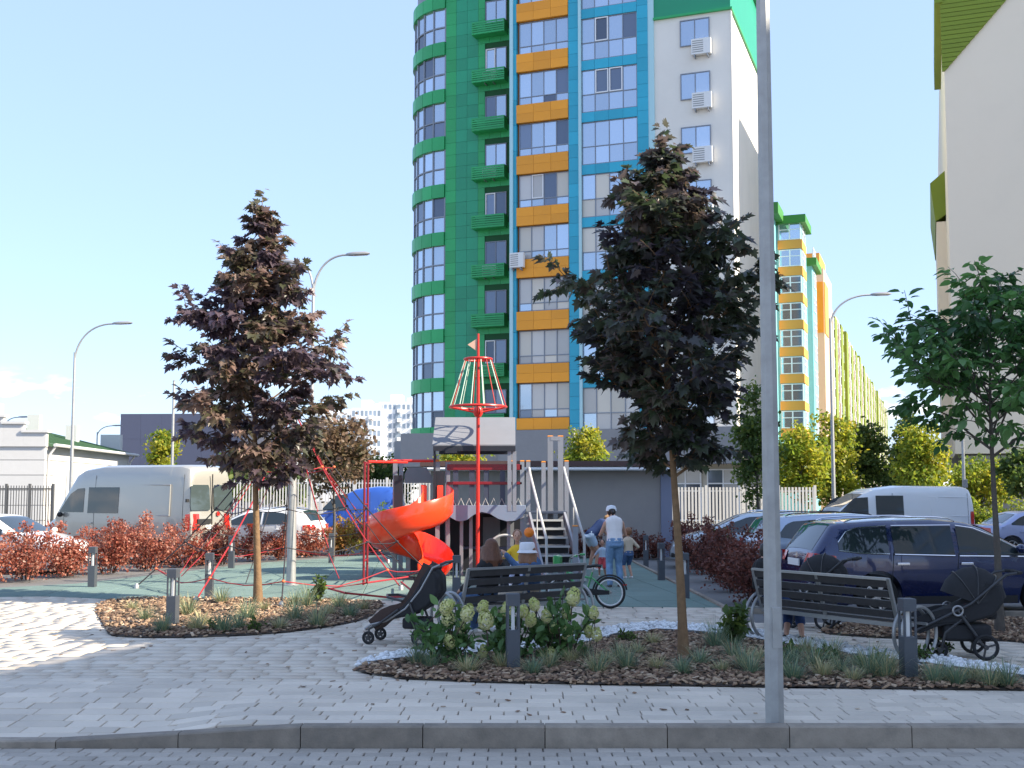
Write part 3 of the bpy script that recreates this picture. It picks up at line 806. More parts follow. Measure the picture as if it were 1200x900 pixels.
# roof: rises from the right eave to the ridge on the left
zr = zAt(488,60)
MB().add([(.45,.3,ze+.02),(.45,15.8,ze+.02),(-6,15.8,zr+.15),(-6,.3,zr+.15),(.45,.3,ze-.14),(.45,15.8,ze-.14),(-6,15.8,zr-.05),(-6,.3,zr-.05)],
         [(0,1,2,3),(7,6,5,4),(0,4,5,1),(1,5,6,2),(2,6,7,3),(3,7,4,0)]).build('roof', m_roofg, hs, smooth=False)
for k in range(14): MB().beam((.46,.9+k*1.1,ze+.04),(-6,.9+k*1.1,zr+.17),.04,.05).build('roof_seam', m_roofg, hs, smooth=False)
MB().tube([(.52,.1,ze-.02),(.52,15.8,ze-.02)], .09, 8).build('gutter', m_hw, hs)
for y_ in (.35, 15.2): MB().tube([(.5,y_,ze-.05),(.2,y_,ze-.5),(.12,y_,ze-.8),(.12,y_,0)], .06, 8).build('downpipe', m_hw, hs)
for k, y_ in enumerate((4.0, 7.5, 11.5, 15.6)): blk('roof_pier', m_hw, hs, -4.6+k*.9, -3.9+k*.9+(.6 if k == 3 else 0), y_, y_+.5, ze+.3, zr+1.0-k*.38)
blk('garage_door', mat('garage_grey', (0.45,0.46,0.47), .5), hs, .051, .09, 1.2, 5.6, -.1, zAt(549,62))
# dark box building and a glazed one further back
bxm = mat('dark_metal_panel', (0.085,0.095,0.15), 0.5, var=0.03, rand=.04)
bd = thing('dark_box_building', 'windowless dark blue-grey box building behind the silver van', 'building', (xAt(139,110),110,0), R(-3))
blk('wall', mat('dark_joint', (0.05,0.055,0.08), .6), bd, .05, 12, .05, 14, -.2, zAt(485,110)-.02)
for i in range(6):
    for j in range(4):
        h = zAt(485,110)/4; blk('wall_panel', bxm, bd, i*2.0+.006, i*2+1.994, 0, .049, j*h+.006, (j+1)*h-.006)
gb = thing('glass_building', 'silver glass office building seen under the crown of the left maple', 'building', (xAt(200,125),125,0), 0)
Wg = 7.4; Hg = zAt(503,125)
blk('wall', m_grey, gb, 0, Wg, .2, 10, -.2, Hg); blk('low_wing', m_grey, gb, Wg, Wg+4, 1.0, 10, -.2, Hg-2.2)
window(gb, 0, Wg, 1.0, Hg, .1, [i/6 for i in range(7)], [i/5 for i in range(6)], (lambda i,j: rnd.choice((m_gl_sky,m_gl_sky,m_gl_cur))), fr=m_framew, bar=.12)
window(gb, Wg+.1, Wg+4, 1.0, Hg-2.3, .9, [i/3 for i in range(4)], [i/4 for i in range(5)], (lambda i,j: rnd.choice((m_gl_sky,m_gl_cur))), fr=m_framew, bar=.12)
# far white high-rises between the left maple and the tower
m_farw = mat('far_white_wall', (0.70,0.72,0.74), 0.9); m_fgl = mat('far_window', (0.25,0.31,0.38), 0.3, rand=0.2)
def far_block(px0, px1, py, Y, label, cols, fl, band=False):
    x0, x1, H_ = xAt(px0,Y), xAt(px1,Y), zAt(py,Y)
    b = thing('high_rise', label, 'high-rise', (x0,Y,0), 0, 'far white high-rises'); W = x1-x0
    blk('wall', m_farw, b, 0, W, 0, 14, -1, H_); blk('roof_house', m_farw, b, W*.3, W*.62, 2, 9, H_, H_+2.5); blk('roof_house', m_farw, b, W*.75, W*.9, 3, 8, H_, H_+1.5)
    for i in range(cols):
        for k in range(fl):
            w = W/cols; z = H_ - 2.9*(k+1) + .6
            blk('window', m_fgl, b, (i+.22)*w, (i+.8)*w, -.05, .2, z, z+1.5)
            if i % 3 == 1: blk('balcony', m_farw, b, (i+.1)*w, (i+.95)*w, -1.2, -.01, z-1.0, z+.1)
    if band: blk('stair_strip', m_fgl, b, W*.46, W*.54, -.3, -.06, 0, H_-1)
far_block(411, 446, 478, 330, 'far white high-rise showing just right of the left maple', 7, 9)
far_block(443, 486, 471, 350, 'far white high-rise close to the curved glass corner of the tower', 8, 9, True)
far_block(366, 412, 484, 380, 'far white high-rise mostly hidden by the left maple', 7, 8)
# the low grey building behind the playground
gw = thing('low_grey_building', 'low grey rendered building with brown eaves behind the people and stairs', 'building', (0,36,0), 0)
m_gwall = mat('grey_render', (0.32,0.295,0.275), 0.9, dirt=(0.8,.35,(.22,.21,.21)), var=0.07, vscale=0.7, bump=0.2, bscale=50)
X0, X1 = xAt(505,36), xAt(787,36); ZH = zAt(552,36)
blk('wall', m_gwall, gw, X0, X1-.35, 0, 6, -.1, ZH)
blk('corner_pier', mat('pier_bluegrey', (0.2,0.22,0.3), .7), gw, X1-.35, X1, -.12, .5, -.1, ZH)
blk('eave_board', m_framew, gw, X0-.2, X1+.2, -.5, 6.2, ZH+.005, ZH+.13)
blk('roof_edge', mat('brown_eave', (0.09,0.05,0.045), .7), gw, X0-.3, X1+.3, -.62, 6.3, ZH+.135, ZH+.30)
MB().tube([(X0-.2,-.56,ZH+.06),(X1+.2,-.56,ZH+.06)], .055, 8).build('gutter', m_framew, gw)
# beige wall and fence further right, at the foot of the tower
# ================================================================ trees, hedges, plants
m_bark = mat('maple_bark', (0.20,0.12,0.06), 0.9, var=0.35, vscale=14, bump=0.6, bscale=40)
m_bark2 = mat('grey_bark', (0.10,0.085,0.07), 0.9, var=0.3, vscale=14, bump=0.6, bscale=40)
m_lmap = mat('purple_maple_leaf', (0.055,0.046,0.06), 0.42, attr=[(0.05,0.055,0.046),(0.055,0.08,0.036),(0.12,0.09,0.08)], trans=0.34, spec=0.7)
m_lmap2 = mat('bronze_maple_leaf', (0.07,0.05,0.075), 0.42, attr=[(0.13,0.09,0.10),(0.07,0.075,0.035),(0.26,0.17,0.14)], trans=0.32, spec=0.7)
m_lgrn = mat('green_leaf', (0.04,0.10,0.035), 0.42, attr=[(0.065,0.16,0.045),(0.12,0.25,0.07)], trans=0.4, spec=0.6)
m_lylw = mat('yellow_green_leaf', (0.11,0.17,0.02), 0.6, attr=[(0.19,0.25,0.025),(0.30,0.31,0.03),(0.38,0.31,0.03)], trans=0.5)
m_lgrn2 = mat('mid_green_leaf', (0.045,0.085,0.02), 0.6, attr=[(0.08,0.13,0.03),(0.16,0.2,0.03)], trans=0.45)
m_lbrz = mat('mottled_leaf', (0.07,0.06,0.02), 0.6, attr=[(0.14,0.09,0.05),(0.24,0.16,0.11),(0.10,0.11,0.03)], trans=0.35)
m_lred = mat('barberry_leaf_lit', (0.12,0.045,0.035), 0.55, attr=[(0.34,0.085,0.05),(0.43,0.19,0.12),(0.5,0.36,0.3)], trans=0.35)  # same leaf as the dark one, with sunlight put into its colour
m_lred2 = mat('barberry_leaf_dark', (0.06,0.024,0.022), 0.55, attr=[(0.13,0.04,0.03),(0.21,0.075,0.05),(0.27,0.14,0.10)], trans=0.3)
m_lorg = mat('orange_shrub_leaf', (0.2,0.08,0.025), 0.6, attr=[(0.34,0.15,0.04),(0.28,0.24,0.03),(0.16,0.19,0.03)], trans=0.4)
m_twig = mat('twig', (0.07,0.045,0.035), 0.9)

def maple_leaf():
    half = [(0.0,-.02),(.13,.02),(.36,-.08),(.33,.10),(.52,.30),(.29,.32),(.40,.60),(.20,.56),(.14,.72),(0,1.0)]
    pts = [(x, y) for x, y in half] + [(-x, y) for x, y in half[-2:0:-1]]
    vs = [(0,.30,.0)] + [(x, y, .28*abs(x) - .22*max(0,y-.3)**1.4) for x, y in pts]
    n = len(pts); return (vs, [(0, 1+i, 1+(i+1)%n) for i in range(n)])
MAPLE = maple_leaf()
OVATE = ([(0,0,0),(.2,.22,.07),(.26,.5,.06),(.15,.8,0),(0,1,-.12),(-.15,.8,0),(-.26,.5,.06),(-.2,.22,.07),(0,.5,-.02)],
         [(8,0,1),(8,1,2),(8,2,3),(8,3,4),(8,4,5),(8,5,6),(8,6,7),(8,7,0)])
ROUND = ([(0,0,0),(.36,.35,.08),(.28,.85,0),(0,1,-.05),(-.28,.85,0),(-.36,.35,.08)], [(0,1,2),(0,2,3),(0,3,4),(0,4,5)])

def unit(v): return v/(np.linalg.norm(v, axis=-1, keepdims=True)+1e-9)

def shoot_tree(name, label, base, H, zc, prof, nb, leaf, lsize, lm, bm, r0, seed, group=None, lean=(0,0), per=12, twigs=6, rise=0.75, tint_lo=0.0, tint_hi=1.0, droop=0.45, dens_top=1.0, stray=0.0, cat='tree', tspread=1.0):
    """trunk, limbs and twigs; leaves sit in pairs along the twigs; prof(t) gives the crown radius from foot (0) to top (1)"""
    g = np.random.default_rng(seed); rr = random.Random(seed)
    root = thing(name, label, cat, base, 0, group)
    tr = MB(); npt = 14
    def trunk(z):
        t = z/H; return Vector((lean[0]*t + .05*math.sin(t*5+seed), lean[1]*t + .05*math.cos(t*4+seed), z))
    tr.tube([trunk(H*.97*k/npt) for k in range(npt+1)], [max(.006, r0*(1-.93*(k/npt)**.8)*(1.25 if k == 0 else 1)) for k in range(npt+1)], 10)
    tro = tr.build('trunk', bm, root)
    limbs = MB(); LP, LA, LN, LS, LT = [], [], [], [], []
    def leaves_along(a, b, n, t):
        d = (b-a); 
        for k in range(n):
            u = (k+.6)/n
            p = a + d*u
            th = g.uniform(0, 6.283); side = Vector((math.cos(th), math.sin(th), g.uniform(-.2,.35)))
            ax = (d.normalized()*.7 + side*.9); ax.z -= droop*g.uniform(.2,2.4); ax.normalize()
            pet = p + side*lsize*.35
            nrm = Vector((g.normal(0,.55), g.normal(0,.55), 1.0)) + side*.4
            LP.append(pet); LA.append(ax); LN.append(nrm); LS.append(lsize*g.uniform(.5,1.3)); LT.append(min(1,max(0,t+g.normal(0,.17))))
    for i in range(nb):
        t = (i+.5)/nb; t = t**.9
        z0 = zc + (H*.985-zc)*t*.93
        az = i*2.39996 + rr.uniform(-.3,.3); rad = prof(t)*rr.uniform(.55,1.12)
        if stray and rr.random() < stray: rad *= 1.25
        p0 = trunk(z0 - .12*rad); up = rise*rad*(.65+.5*t)
        tip = trunk(z0) + Vector((math.cos(az)*rad, math.sin(az)*rad, up*rr.uniform(.6,1.2)))
        mid = p0.lerp(tip,.5) + Vector((0,0,.12*rad)); 
        pts = [p0, p0.lerp(mid,.5)+Vector((0,0,-.02)), mid, mid.lerp(tip,.5)+Vector((0,0,.03)), tip]
        rb = max(.006, r0*.34*(1-t*.75)); limbs.tube(pts, [rb, rb*.8, rb*.6, rb*.4, .004], 5)
        bt = rr.uniform(tint_lo, tint_hi)
        nt = max(3, int(twigs*(.45+rad/max(.01,prof(.35)))))
        if t > .84: nt = 2
        for q in range(nt):
            u = .12 + .88*(q+.5)/nt
            k = min(3, int(u*4)); a = pts[k].lerp(pts[k+1], u*4-k)
            th = az + (1 if q % 2 else -1)*rr.uniform(.3,1.5)*tspread
            l = rad*rr.uniform(.22,.46)*(1.25-u*.6) + .12
            b = a + Vector((math.cos(th)*l, math.sin(th)*l, l*rr.uniform(-.6,1.1)))
            limbs.tube([a, a.lerp(b,.5)+Vector((0,0,.02)), b], [.007,.005,.003], 4, caps=False)
            leaves_along(a.lerp(b,.15), b, int(per*rr.uniform(.7,1.3)), bt)
        leaves_along(pts[3], tip + (tip-pts[3])*.25, int(per*.8), bt)
    top = trunk(H*.9)
    leaves_along(top, trunk(H*.97)+Vector((0,0,.16)), int(per*1.1), .7)
    limbs.build('limbs', bm, root)
    c = np_obj('crown', [scatter(np.array(LP), np.array(LA), np.array(LN), np.array(LS), np.array(LT), leaf)], lm, root)
    return root

# the two purple maples
def px_m(Y): return FPX/Y
pA = at(300,708); HA = (708-212)/px_m(pA.y)
def profA(t): return lerp_tab([(0,.7),(.1,1.2),(.25,1.42),(.4,1.36),(.55,1.0),(.7,.68),(.85,.34),(1,.06)], t)
shoot_tree('maple_tree', 'bronze-purple maple with a cone-shaped crown in the small bed by the rope net', 'x' and pA, HA, HA*.27, profA, 60, MAPLE, .155, m_lmap2, m_bark, .075, 21, 'purple maples', per=19, twigs=9, rise=.62, lean=(-.05,0), stray=.04)
pB = at(796,771); HB_ = (771-132)/px_m(pB.y)
def profB(t): return lerp_tab([(0,.6),(.1,1.0),(.25,1.2),(.42,1.2),(.57,.92),(.72,.62),(.86,.32),(1,.06)], t)
shoot_tree('maple_tree', 'dark purple maple with a dense crown in the mulch bed near the kerb pole', pB, HB_, HB_*.33, profB, 62, MAPLE, .135, m_lmap, m_bark, .062, 33, 'purple maples', per=19, twigs=9, rise=.62, lean=(-.12,.1), stray=0)
# the green tree at the right
pC = at(1167,742); HC_ = (742-318)/px_m(pC.y)
def profC(t): return lerp_tab([(0,1.1),(.2,1.35),(.45,1.25),(.7,.85),(1,.25)], t)
shoot_tree('green_tree', 'slender green tree with long drooping leaves beside the navy car', pC, HC_, HC_*.5, profC, 34, OVATE, .165, m_lgrn, m_bark2, .062, 8, None, per=14, twigs=8, rise=.7, lean=(.1,0), stray=.06, tspread=.8)

# background trees: leaf clumps spread through a lumpy volume
def clump_tree(name, label, base, H, rx, zc, lm, seed, n=2600, ls=.16, r0=.09, group=None, clumps=70, cone=0.0, bm=None, cat='tree', leaf=ROUND):
    g = np.random.default_rng(seed); root = thing(name, label, cat, base, 0, group)
    hz = (H-zc)/2; cz = zc + hz
    MB().tube([(0,0,-.05),(.03,0,zc*.6),(-.02,.02,zc+.4*hz),(0,0,H*.93)], [r0,r0*.8,r0*.5,.012], 8).build('trunk', bm or m_bark2, root)
    C = unit(g.normal(size=(clumps,3)))*(g.random((clumps,1))**.38)
    sc = 1 - cone*(C[:,2:3]*.5+.5)
    C = np.column_stack([C[:,0]*rx*sc[:,0], C[:,1]*rx*sc[:,0], cz + C[:,2]*hz])
    lb = MB()
    for k in range(0, clumps, 3):
        z0 = max(zc*.75, C[k,2]-.6*rx); lb.tube([(0,0,z0), (C[k,0]*.55,C[k,1]*.55,(z0+C[k,2])/2+.1), tuple(C[k])], [r0*.3,r0*.18,.006], 4, caps=False)
    lb.build('limbs', bm or m_bark2, root)
    idx = g.integers(0, clumps, n); sg = rx*.17
    off = g.normal(size=(n,3))*sg*np.array([1.1,1.1,.8])
    P = C[idx] + off
    A = unit(g.normal(size=(n,3)) + np.array([0,0,-.35])); N = g.normal(0,.6,(n,3)) + np.array([0,0,1])
    T = np.clip(g.random(clumps)[idx]*.75 + g.normal(.1,.16,n), 0, 1)
    np_obj('crown', [scatter(P, A, N, ls*g.uniform(.6,1.3,n), T, leaf)], lm, root)
    return root
def bt(px, ytop, ybot, wpx, Y, name, label, lm, seed, trunk_frac=.3, **k):
    zt, zb = zAt(ytop,Y), max(0.35, zAt(ybot,Y)); rx = wpx/2/px_m(Y)
    return clump_tree(name, label, (xAt(px,Y),Y,-.02), zt, rx, zb, lm, seed, **k)
bt(391,488,574,82,33,'mottled_tree','small brown and green mottled tree in front of the blue vehicle', m_lbrz, 3, n=4200, ls=.13, clumps=90, r0=.05)
bt(684,500,560,50,47,'shrub_tree','bright yellow-green round shrub above the low grey building', m_lylw, 4, n=2600, ls=.14)
bt(540,518,570,62,46,'shrub_tree','yellow-green shrub seen between the play ship railings and canopy', m_lylw, 5, n=2600, ls=.14)
bt(190,503,560,36,66,'shrub_tree','small yellow-green tree in front of the dark box building', m_lylw, 6, n=2200, ls=.2)
bt(888,440,592,58,43,'dark_tree','slender dark leafy tree rising behind the kerb pole', m_lgrn2, 7, n=4200, ls=.14, clumps=90, cone=.35, r0=.07)
bt(940,500,588,70,56,'street_tree','yellow-green street tree left of the tall street lamp', m_lylw, 9, n=4200, ls=.2, group='street trees')
bt(975,478,588,66,60,'street_tree','golden street tree directly behind the lamp over the white van', m_lylw, 10, n=4200, ls=.2, cone=.3, group='street trees')
bt(1015,490,588,60,64,'street_tree','dark green upright street tree right of the lamp', m_lgrn2, 11, n=3600, ls=.2, cone=.45, group='street trees')
bt(1050,520,590,60,68,'street_tree','low olive street tree behind the rear end of the white van', m_lgrn2, 12, n=3000, ls=.2, group='street trees')
bt(1080,488,596,76,54,'street_tree','pointed green and yellow street tree beside the thin white pole', m_lylw, 13, n=4600, ls=.17, cone=.5, group='street trees')
bt(1065,478,580,40,58,'street_tree','narrow dark green tree behind the pointed green and yellow one', m_lgrn2, 14, n=3000, ls=.17, cone=.5, group='street trees')
bt(1150,536,592,80,56,'street_tree','bright yellow-green tree before the cream building base', m_lylw, 15, n=3800, ls=.18, group='street trees')
bt(1203,520,582,56,47,'street_tree','dark green tree cut by the right picture edge', m_lgrn2, 16, n=2600, ls=.18, group='street trees')
for k, (px, yt, yb, w, Y) in enumerate(((285,528,585,66,58),(335,540,590,60,60),(425,528,590,60,72),(462,536,590,50,76),(262,540,588,40,52))):
    bt(px, yt, yb, w, Y, 'background_tree', ['mid green tree right of the silver van roof','mid green tree behind the rope net','mid green tree left of the slide top bar','mid green tree behind the slide top bar','dark green bush touching the silver van rear'][k], m_lgrn2, 40+k, n=2600, ls=.22, group='green trees beyond the fence')

# hedge bushes
def bush(name, label, base, rx, ry, H, lm, seed, n=1500, ls=.05, group=None, stems=14, leaf=ROUND, cat='shrub', low=.12):
    g = np.random.default_rng(seed); root = thing(name, label, cat, base, g.uniform(0,6), group)
    sm = MB(); P, A, N, T = [], [], [], []
    tips = []
    for k in range(stems):
        th = g.uniform(0,6.283); q = g.random()**.6
        tip = np.array([math.cos(th)*rx*q*1.02, math.sin(th)*ry*q*1.02, H*(1-.35*q*q)*g.uniform(.6,1.28)])
        foot = np.array([tip[0]*.25, tip[1]*.25, 0]); mid = (foot+tip)/2*np.array([.9,.9,1.15]); tips.append((foot,mid,tip))
        sm.tube([foot,mid,tip], [.012,.008,.003], 4, caps=False)
    sm.build('stems', m_twig, root)
    k = g.integers(0, stems, n); u = g.uniform(low,1.03,n)**.8
    F = np.array([t[0] for t in tips])[k]; M_ = np.array([t[1] for t in tips])[k]; Tt = np.array([t[2] for t in tips])[k]
    u3 = u[:,None]; base_ = (1-u3)**2*F + 2*u3*(1-u3)*M_ + u3**2*Tt
    sp = (.05+.13*(1-u))[:,None]*max(rx,ry)*1.5
    P = base_ + g.normal(size=(n,3))*sp*np.array([1,1,.6]); P[:,2] = np.maximum(P[:,2], .03)
    A = unit(g.normal(size=(n,3)) + np.array([0,0,.5])); N = g.normal(0,.7,(n,3)) + np.array([0,0,1])
    T = np.clip(g.beta(1.6,1.8,n)*.7 + .4*(g.random(stems)[k]-.3), 0, 1)
    np_obj('foliage', [scatter(P, A, N, ls*g.uniform(.6,1.4,n), T, leaf)], lm, root)
    return root
hl = [(-25,690),(22,686),(70,682),(118,678),(165,674),(212,670),(255,667)]
for k, (px, py) in enumerate(hl):
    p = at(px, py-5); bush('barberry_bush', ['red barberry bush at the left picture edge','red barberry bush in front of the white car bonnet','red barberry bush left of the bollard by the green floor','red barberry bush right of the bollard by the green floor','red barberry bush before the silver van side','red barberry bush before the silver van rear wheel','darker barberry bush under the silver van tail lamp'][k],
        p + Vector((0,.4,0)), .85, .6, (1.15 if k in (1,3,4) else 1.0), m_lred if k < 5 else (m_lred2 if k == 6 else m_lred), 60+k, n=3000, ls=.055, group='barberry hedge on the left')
for k, (px, py, h) in enumerate(((40,673,1.0),(135,667,1.05),(230,658,.95))):
    p = at(px, py-4); bush('barberry_bush', ['taller barberry bush behind the hedge by the white car','taller barberry bush behind the hedge by the van door','taller barberry bush behind the hedge by the van rear'][k], p+Vector((0,.8,0)), .8,.6,h, m_lred, 80+k, n=2200, ls=.062, group='barberry hedge on the left')
for k, (px, py, h, mm) in enumerate(((292,664,.8,m_lred),(325,662,.85,m_lred),(362,659,.9,m_lred),(398,657,.95,m_lorg),(436,655,.95,m_lorg),(470,653,.8,m_lorg),(415,648,1.25,m_lorg),(450,646,1.3,m_lylw))):
    p = at(px, py-6); bush('autumn_shrub', ['red shrub behind the left maple trunk','red shrub just left of the net mast','red shrub just right of the net mast','orange shrub behind the short bollard in the net','orange-yellow shrub left of the red climbing posts','low orange shrub under the red slide','yellowing shrub below the blue vehicle','bright yellow-green shrub beside the slide tower'][k],
        p+Vector((0,.5,0)), .72, .55, h, mm, 90+k, n=2200, ls=.062, group='shrubs behind the rope net')
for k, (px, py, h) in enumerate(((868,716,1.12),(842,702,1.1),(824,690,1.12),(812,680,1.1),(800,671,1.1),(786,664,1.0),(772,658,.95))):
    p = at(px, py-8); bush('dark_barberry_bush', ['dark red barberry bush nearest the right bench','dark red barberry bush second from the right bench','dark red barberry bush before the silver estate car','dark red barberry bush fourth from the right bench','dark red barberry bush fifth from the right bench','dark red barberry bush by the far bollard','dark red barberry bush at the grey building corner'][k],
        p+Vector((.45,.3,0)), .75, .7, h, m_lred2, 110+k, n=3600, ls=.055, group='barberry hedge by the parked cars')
p = at(850,668); bush('green_bush', 'dark green bush between the two silver cars', p+Vector((.2,.3,0)), .7,.5,1.15, m_lgrn2, 131, n=2200, ls=.06)
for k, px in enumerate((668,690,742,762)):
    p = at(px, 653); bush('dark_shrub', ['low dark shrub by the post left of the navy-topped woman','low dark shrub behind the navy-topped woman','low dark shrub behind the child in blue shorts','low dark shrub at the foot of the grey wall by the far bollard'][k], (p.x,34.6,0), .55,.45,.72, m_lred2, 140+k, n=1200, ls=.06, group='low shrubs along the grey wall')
for k in range(9):
    px = 1060+k*20; bush('hedge_bush', 'clipped yellow-green hedge bush, ' + ('leftmost','second from the left','third from the left','fourth from the left','middle one','fourth from the right','third from the right','second from the right','rightmost')[k] + ' behind the lavender car', (xAt(px,45),45,0), .75,.6, 1.5, m_lylw, 150+k, n=1200, ls=.1, group='yellow-green clipped hedge')

# ---- small plants in the beds
m_fesc = mat('fescue_blade', (0.09,0.15,0.10), 0.6, attr=[(0.17,0.25,0.15),(0.26,0.30,0.15),(0.52,0.42,0.22)], trans=0.2)
m_hyd = mat('hydrangea_leaf', (0.05,0.11,0.035), 0.5, attr=[(0.09,0.18,0.05),(0.17,0.28,0.09)], trans=0.25, spec=0.5)
m_pet = mat('hydrangea_petal', (0.46,0.50,0.16), 0.7, attr=[(0.62,0.60,0.28),(0.74,0.70,0.46)], trans=0.25)
BLADE = ([(-.5,0,0),(.5,0,0),(-.42,.4,.04),(.42,.4,.04),(-.28,.75,.16),(.28,.75,.16),(0,1,.36)], [(0,1,3),(0,3,2),(2,3,5),(2,5,4),(4,5,6)])
def tuft_mesh(seed, n=150, h=.2, tan=.25):
    g = np.random.default_rng(seed); th = g.uniform(0,6.283,n); q = np.abs(g.normal(0,.75,n))
    A = np.column_stack([np.cos(th)*q, np.sin(th)*q, np.ones(n)]); N = np.column_stack([-np.cos(th), -np.sin(th), q])
    P = np.column_stack([np.cos(th)*.06*g.random(n), np.sin(th)*.06*g.random(n), np.zeros(n)])
    l = h*g.uniform(.6,1.2,n); S = np.column_stack([np.full(n,.0055), l, l*-1.0])
    T = np.where(g.random(n) < tan, g.uniform(.75,1,n), g.uniform(0,.6,n))
    return scatter(P, A, N, S, T, BLADE)
tufts = []
for k in range(6):
    V, F, T = tuft_mesh(200+k, n=170, h=(.2,.17,.24,.2,.15,.22)[k], tan=(.1,.7,.2,.45,.85,.15)[k])
    me = np_mesh('grass_tuft', V, F, T); me.materials.append(m_fesc); tufts.append(me)
def plant_tuft(p, k, label, group, s=1.0):
    o = bpy.data.objects.new('grass_tuft', tufts[k % 6]); COL.objects.link(o); o.location = (p[0], p[1], .015); o.rotation_euler = (0,0,rnd.uniform(0,6)); o.scale = (s,s,s*rnd.uniform(.85,1.15))
    tag(o, label, 'grass tuft', group)
tb = [(505,785),(548,790),(490,781),(645,785),(668,778),(640,770),(625,792),(748,768),(735,786),(725,774),(770,786),(820,781),(800,792),(845,789),(858,772),(872,785),(890,776),(880,792),(930,780),(945,768),(955,785),(975,775),(965,795),(985,790),(930,798),(1005,784),(1020,795),(1038,797),(1040,786),(1110,800),(1122,805),(1140,800),(1095,803),(1160,806),(765,756),(838,760),(852,756),(710,780),(685,772),(700,790),(590,785),(1180,806),(915,790),(1000,800)]
for i, (px, py) in enumerate(tb):
    zone = 'beside the hydrangeas' if px < 700 else ('just left of the maple trunk' if px < 796 else ('between maple trunk and kerb pole' if px < 900 else ('right of the kerb pole' if px < 1000 else ('close to the right bollard' if px < 1080 else 'by the right picture edge'))))
    plant_tuft(at(px, py), i, ('straw-coloured' if i % 6 in (1,3,4) else 'blue-grey') + ' spiky grass tuft in the front bed ' + zone, 'grass tufts in the front bed', rnd.uniform(1.0,1.5))
ta = [(155,716),(170,728),(220,722),(235,735),(262,742),(280,738),(328,738),(345,728),(372,735),(385,722),(398,714),(410,724),(425,716),(345,712),(260,708),(230,740),(290,727),(190,742),(310,716),(360,712)]
for i, (px, py) in enumerate(ta):
    zone = 'left of its bollard' if px < 202 else ('between its bollard and the maple' if px < 300 else ('just right of the maple' if px < 365 else 'at its right end'))
    plant_tuft(at(px, py), i+1, ('straw-coloured' if (i+1) % 6 in (1,3,4) else 'blue-grey') + ' spiky grass tuft in the left bed ' + zone, 'grass tufts in the left bed', rnd.uniform(1.1,1.7))
# hydrangeas
g_h = np.random.default_rng(77)
def flower_mesh(seed):
    g = np.random.default_rng(seed); n = 230; d = unit(g.normal(size=(n,3))); r = g.uniform(.82,1.05,(n,1))
    cone = 1 - .28*(d[:,2:3]*.5+.5)
    P = d*r*np.array([.075,.075,.085])*np.concatenate([cone,cone,np.ones((n,1))],1)
    A = unit(np.cross(d, g.normal(size=(n,3)))); T = np.clip(.5+.4*d[:,2]*-1+g.normal(0,.2,n),0,1)
    V, F, T2 = scatter(P, A, d, g.uniform(.022,.034,n), T, ROUND)
    me = np_mesh('flower_head', V, F, T2); me.materials.append(m_pet); return me
FL = [flower_mesh(s) for s in (1,2,3)]
def hydrangea(label, base, rx, H, heads, seed, n=330):
    b = bush('hydrangea', label, base, rx, rx*.8, H, m_hyd, seed, n=n, ls=.115, stems=12, leaf=OVATE, group='hydrangeas in the front bed', low=.1)
    b.rotation_euler = (0,0,0)
    for (px, py, s) in heads:
        w = atY(px, py, base[1] - rx*.35*g_h.random()); o = piece('flower_head', FL[int(g_h.integers(0,3))], m_pet, b, (w.x-base[0], w.y-base[1], w.z-base[2]), (g_h.normal(0,.25), g_h.normal(0,.25), g_h.uniform(0,6)), (s*1.1,s*1.1,s*1.18))
        MB().tube([(0,0,-.07/1),(.02,.02,-.22)], .006, 4, caps=False).build('stalk', m_twig, o)
p1, p2, p3 = at(525,779), at(600,776), at(660,774)
hydrangea('white hydrangea with cream flower heads beside the left pushchair', p1, .46, .58, [(524,710,1.0),(525,724,1.05),(548,718,1.05),(569,726,1.15),(527,752,.95),(541,736,.8),(566,711,.85)], 301)
hydrangea('white hydrangea behind the bollard in the front bed', p2, .42, .6, [(594,714,.95),(613,716,.85),(626,708,.85),(622,726,.9),(566,763,.8),(640,722,.8)], 302)
hydrangea('white hydrangea with a tall conical bloom at the right end of the left bench', p3, .44, .62, [(672,699,1.1),(664,718,.85),(696,718,.8),(665,741,.9),(690,740,.8),(699,743,.85),(646,767,.9),(648,735,.7)], 303)
# young shrub right of the maple, small shrub in the left bed, little green plants
def leafy(label, px, py, H, rx, seed, n=170, ls=.1, group='young green plants in the beds', mm=None):
    b = bush('young_plant', label, at(px,py)+Vector((0,0,.01)), rx, rx*.8, H, mm or m_lgrn2, seed, n=n, ls=ls, stems=8, leaf=OVATE, group=group, cat='plant'); return b
leafy('young leafy shrub beside the kerb pole in the front bed', 866, 757, .42, .26, 401, n=260, ls=.11)
leafy('young leafy shrub at the back of the left bed', 370, 707, .45, .22, 402, n=240, ls=.08)
for k, (px, py, lab) in enumerate(((925,774,'low green plant by the pebbles right of the kerb pole'),(965,779,'low green plant between the kerb pole and right bollard'),(1018,788,'low yellow-green plant left of the right bollard'),(1028,782,'low green plant close to the right bollard'),(1100,769,'small trailing plant under the right bench hoop'),(1082,776,'small trailing plant in the pebbles beside the right bollard'),(735,754,'small green plant at the pebble edge left of the maple'),(300,741,'low green plant at the front of the left bed'),(252,741,'low green plant near the bollard in the left bed'))):
    leafy(lab, px, py, .16, .16, 410+k, n=90, ls=.06)
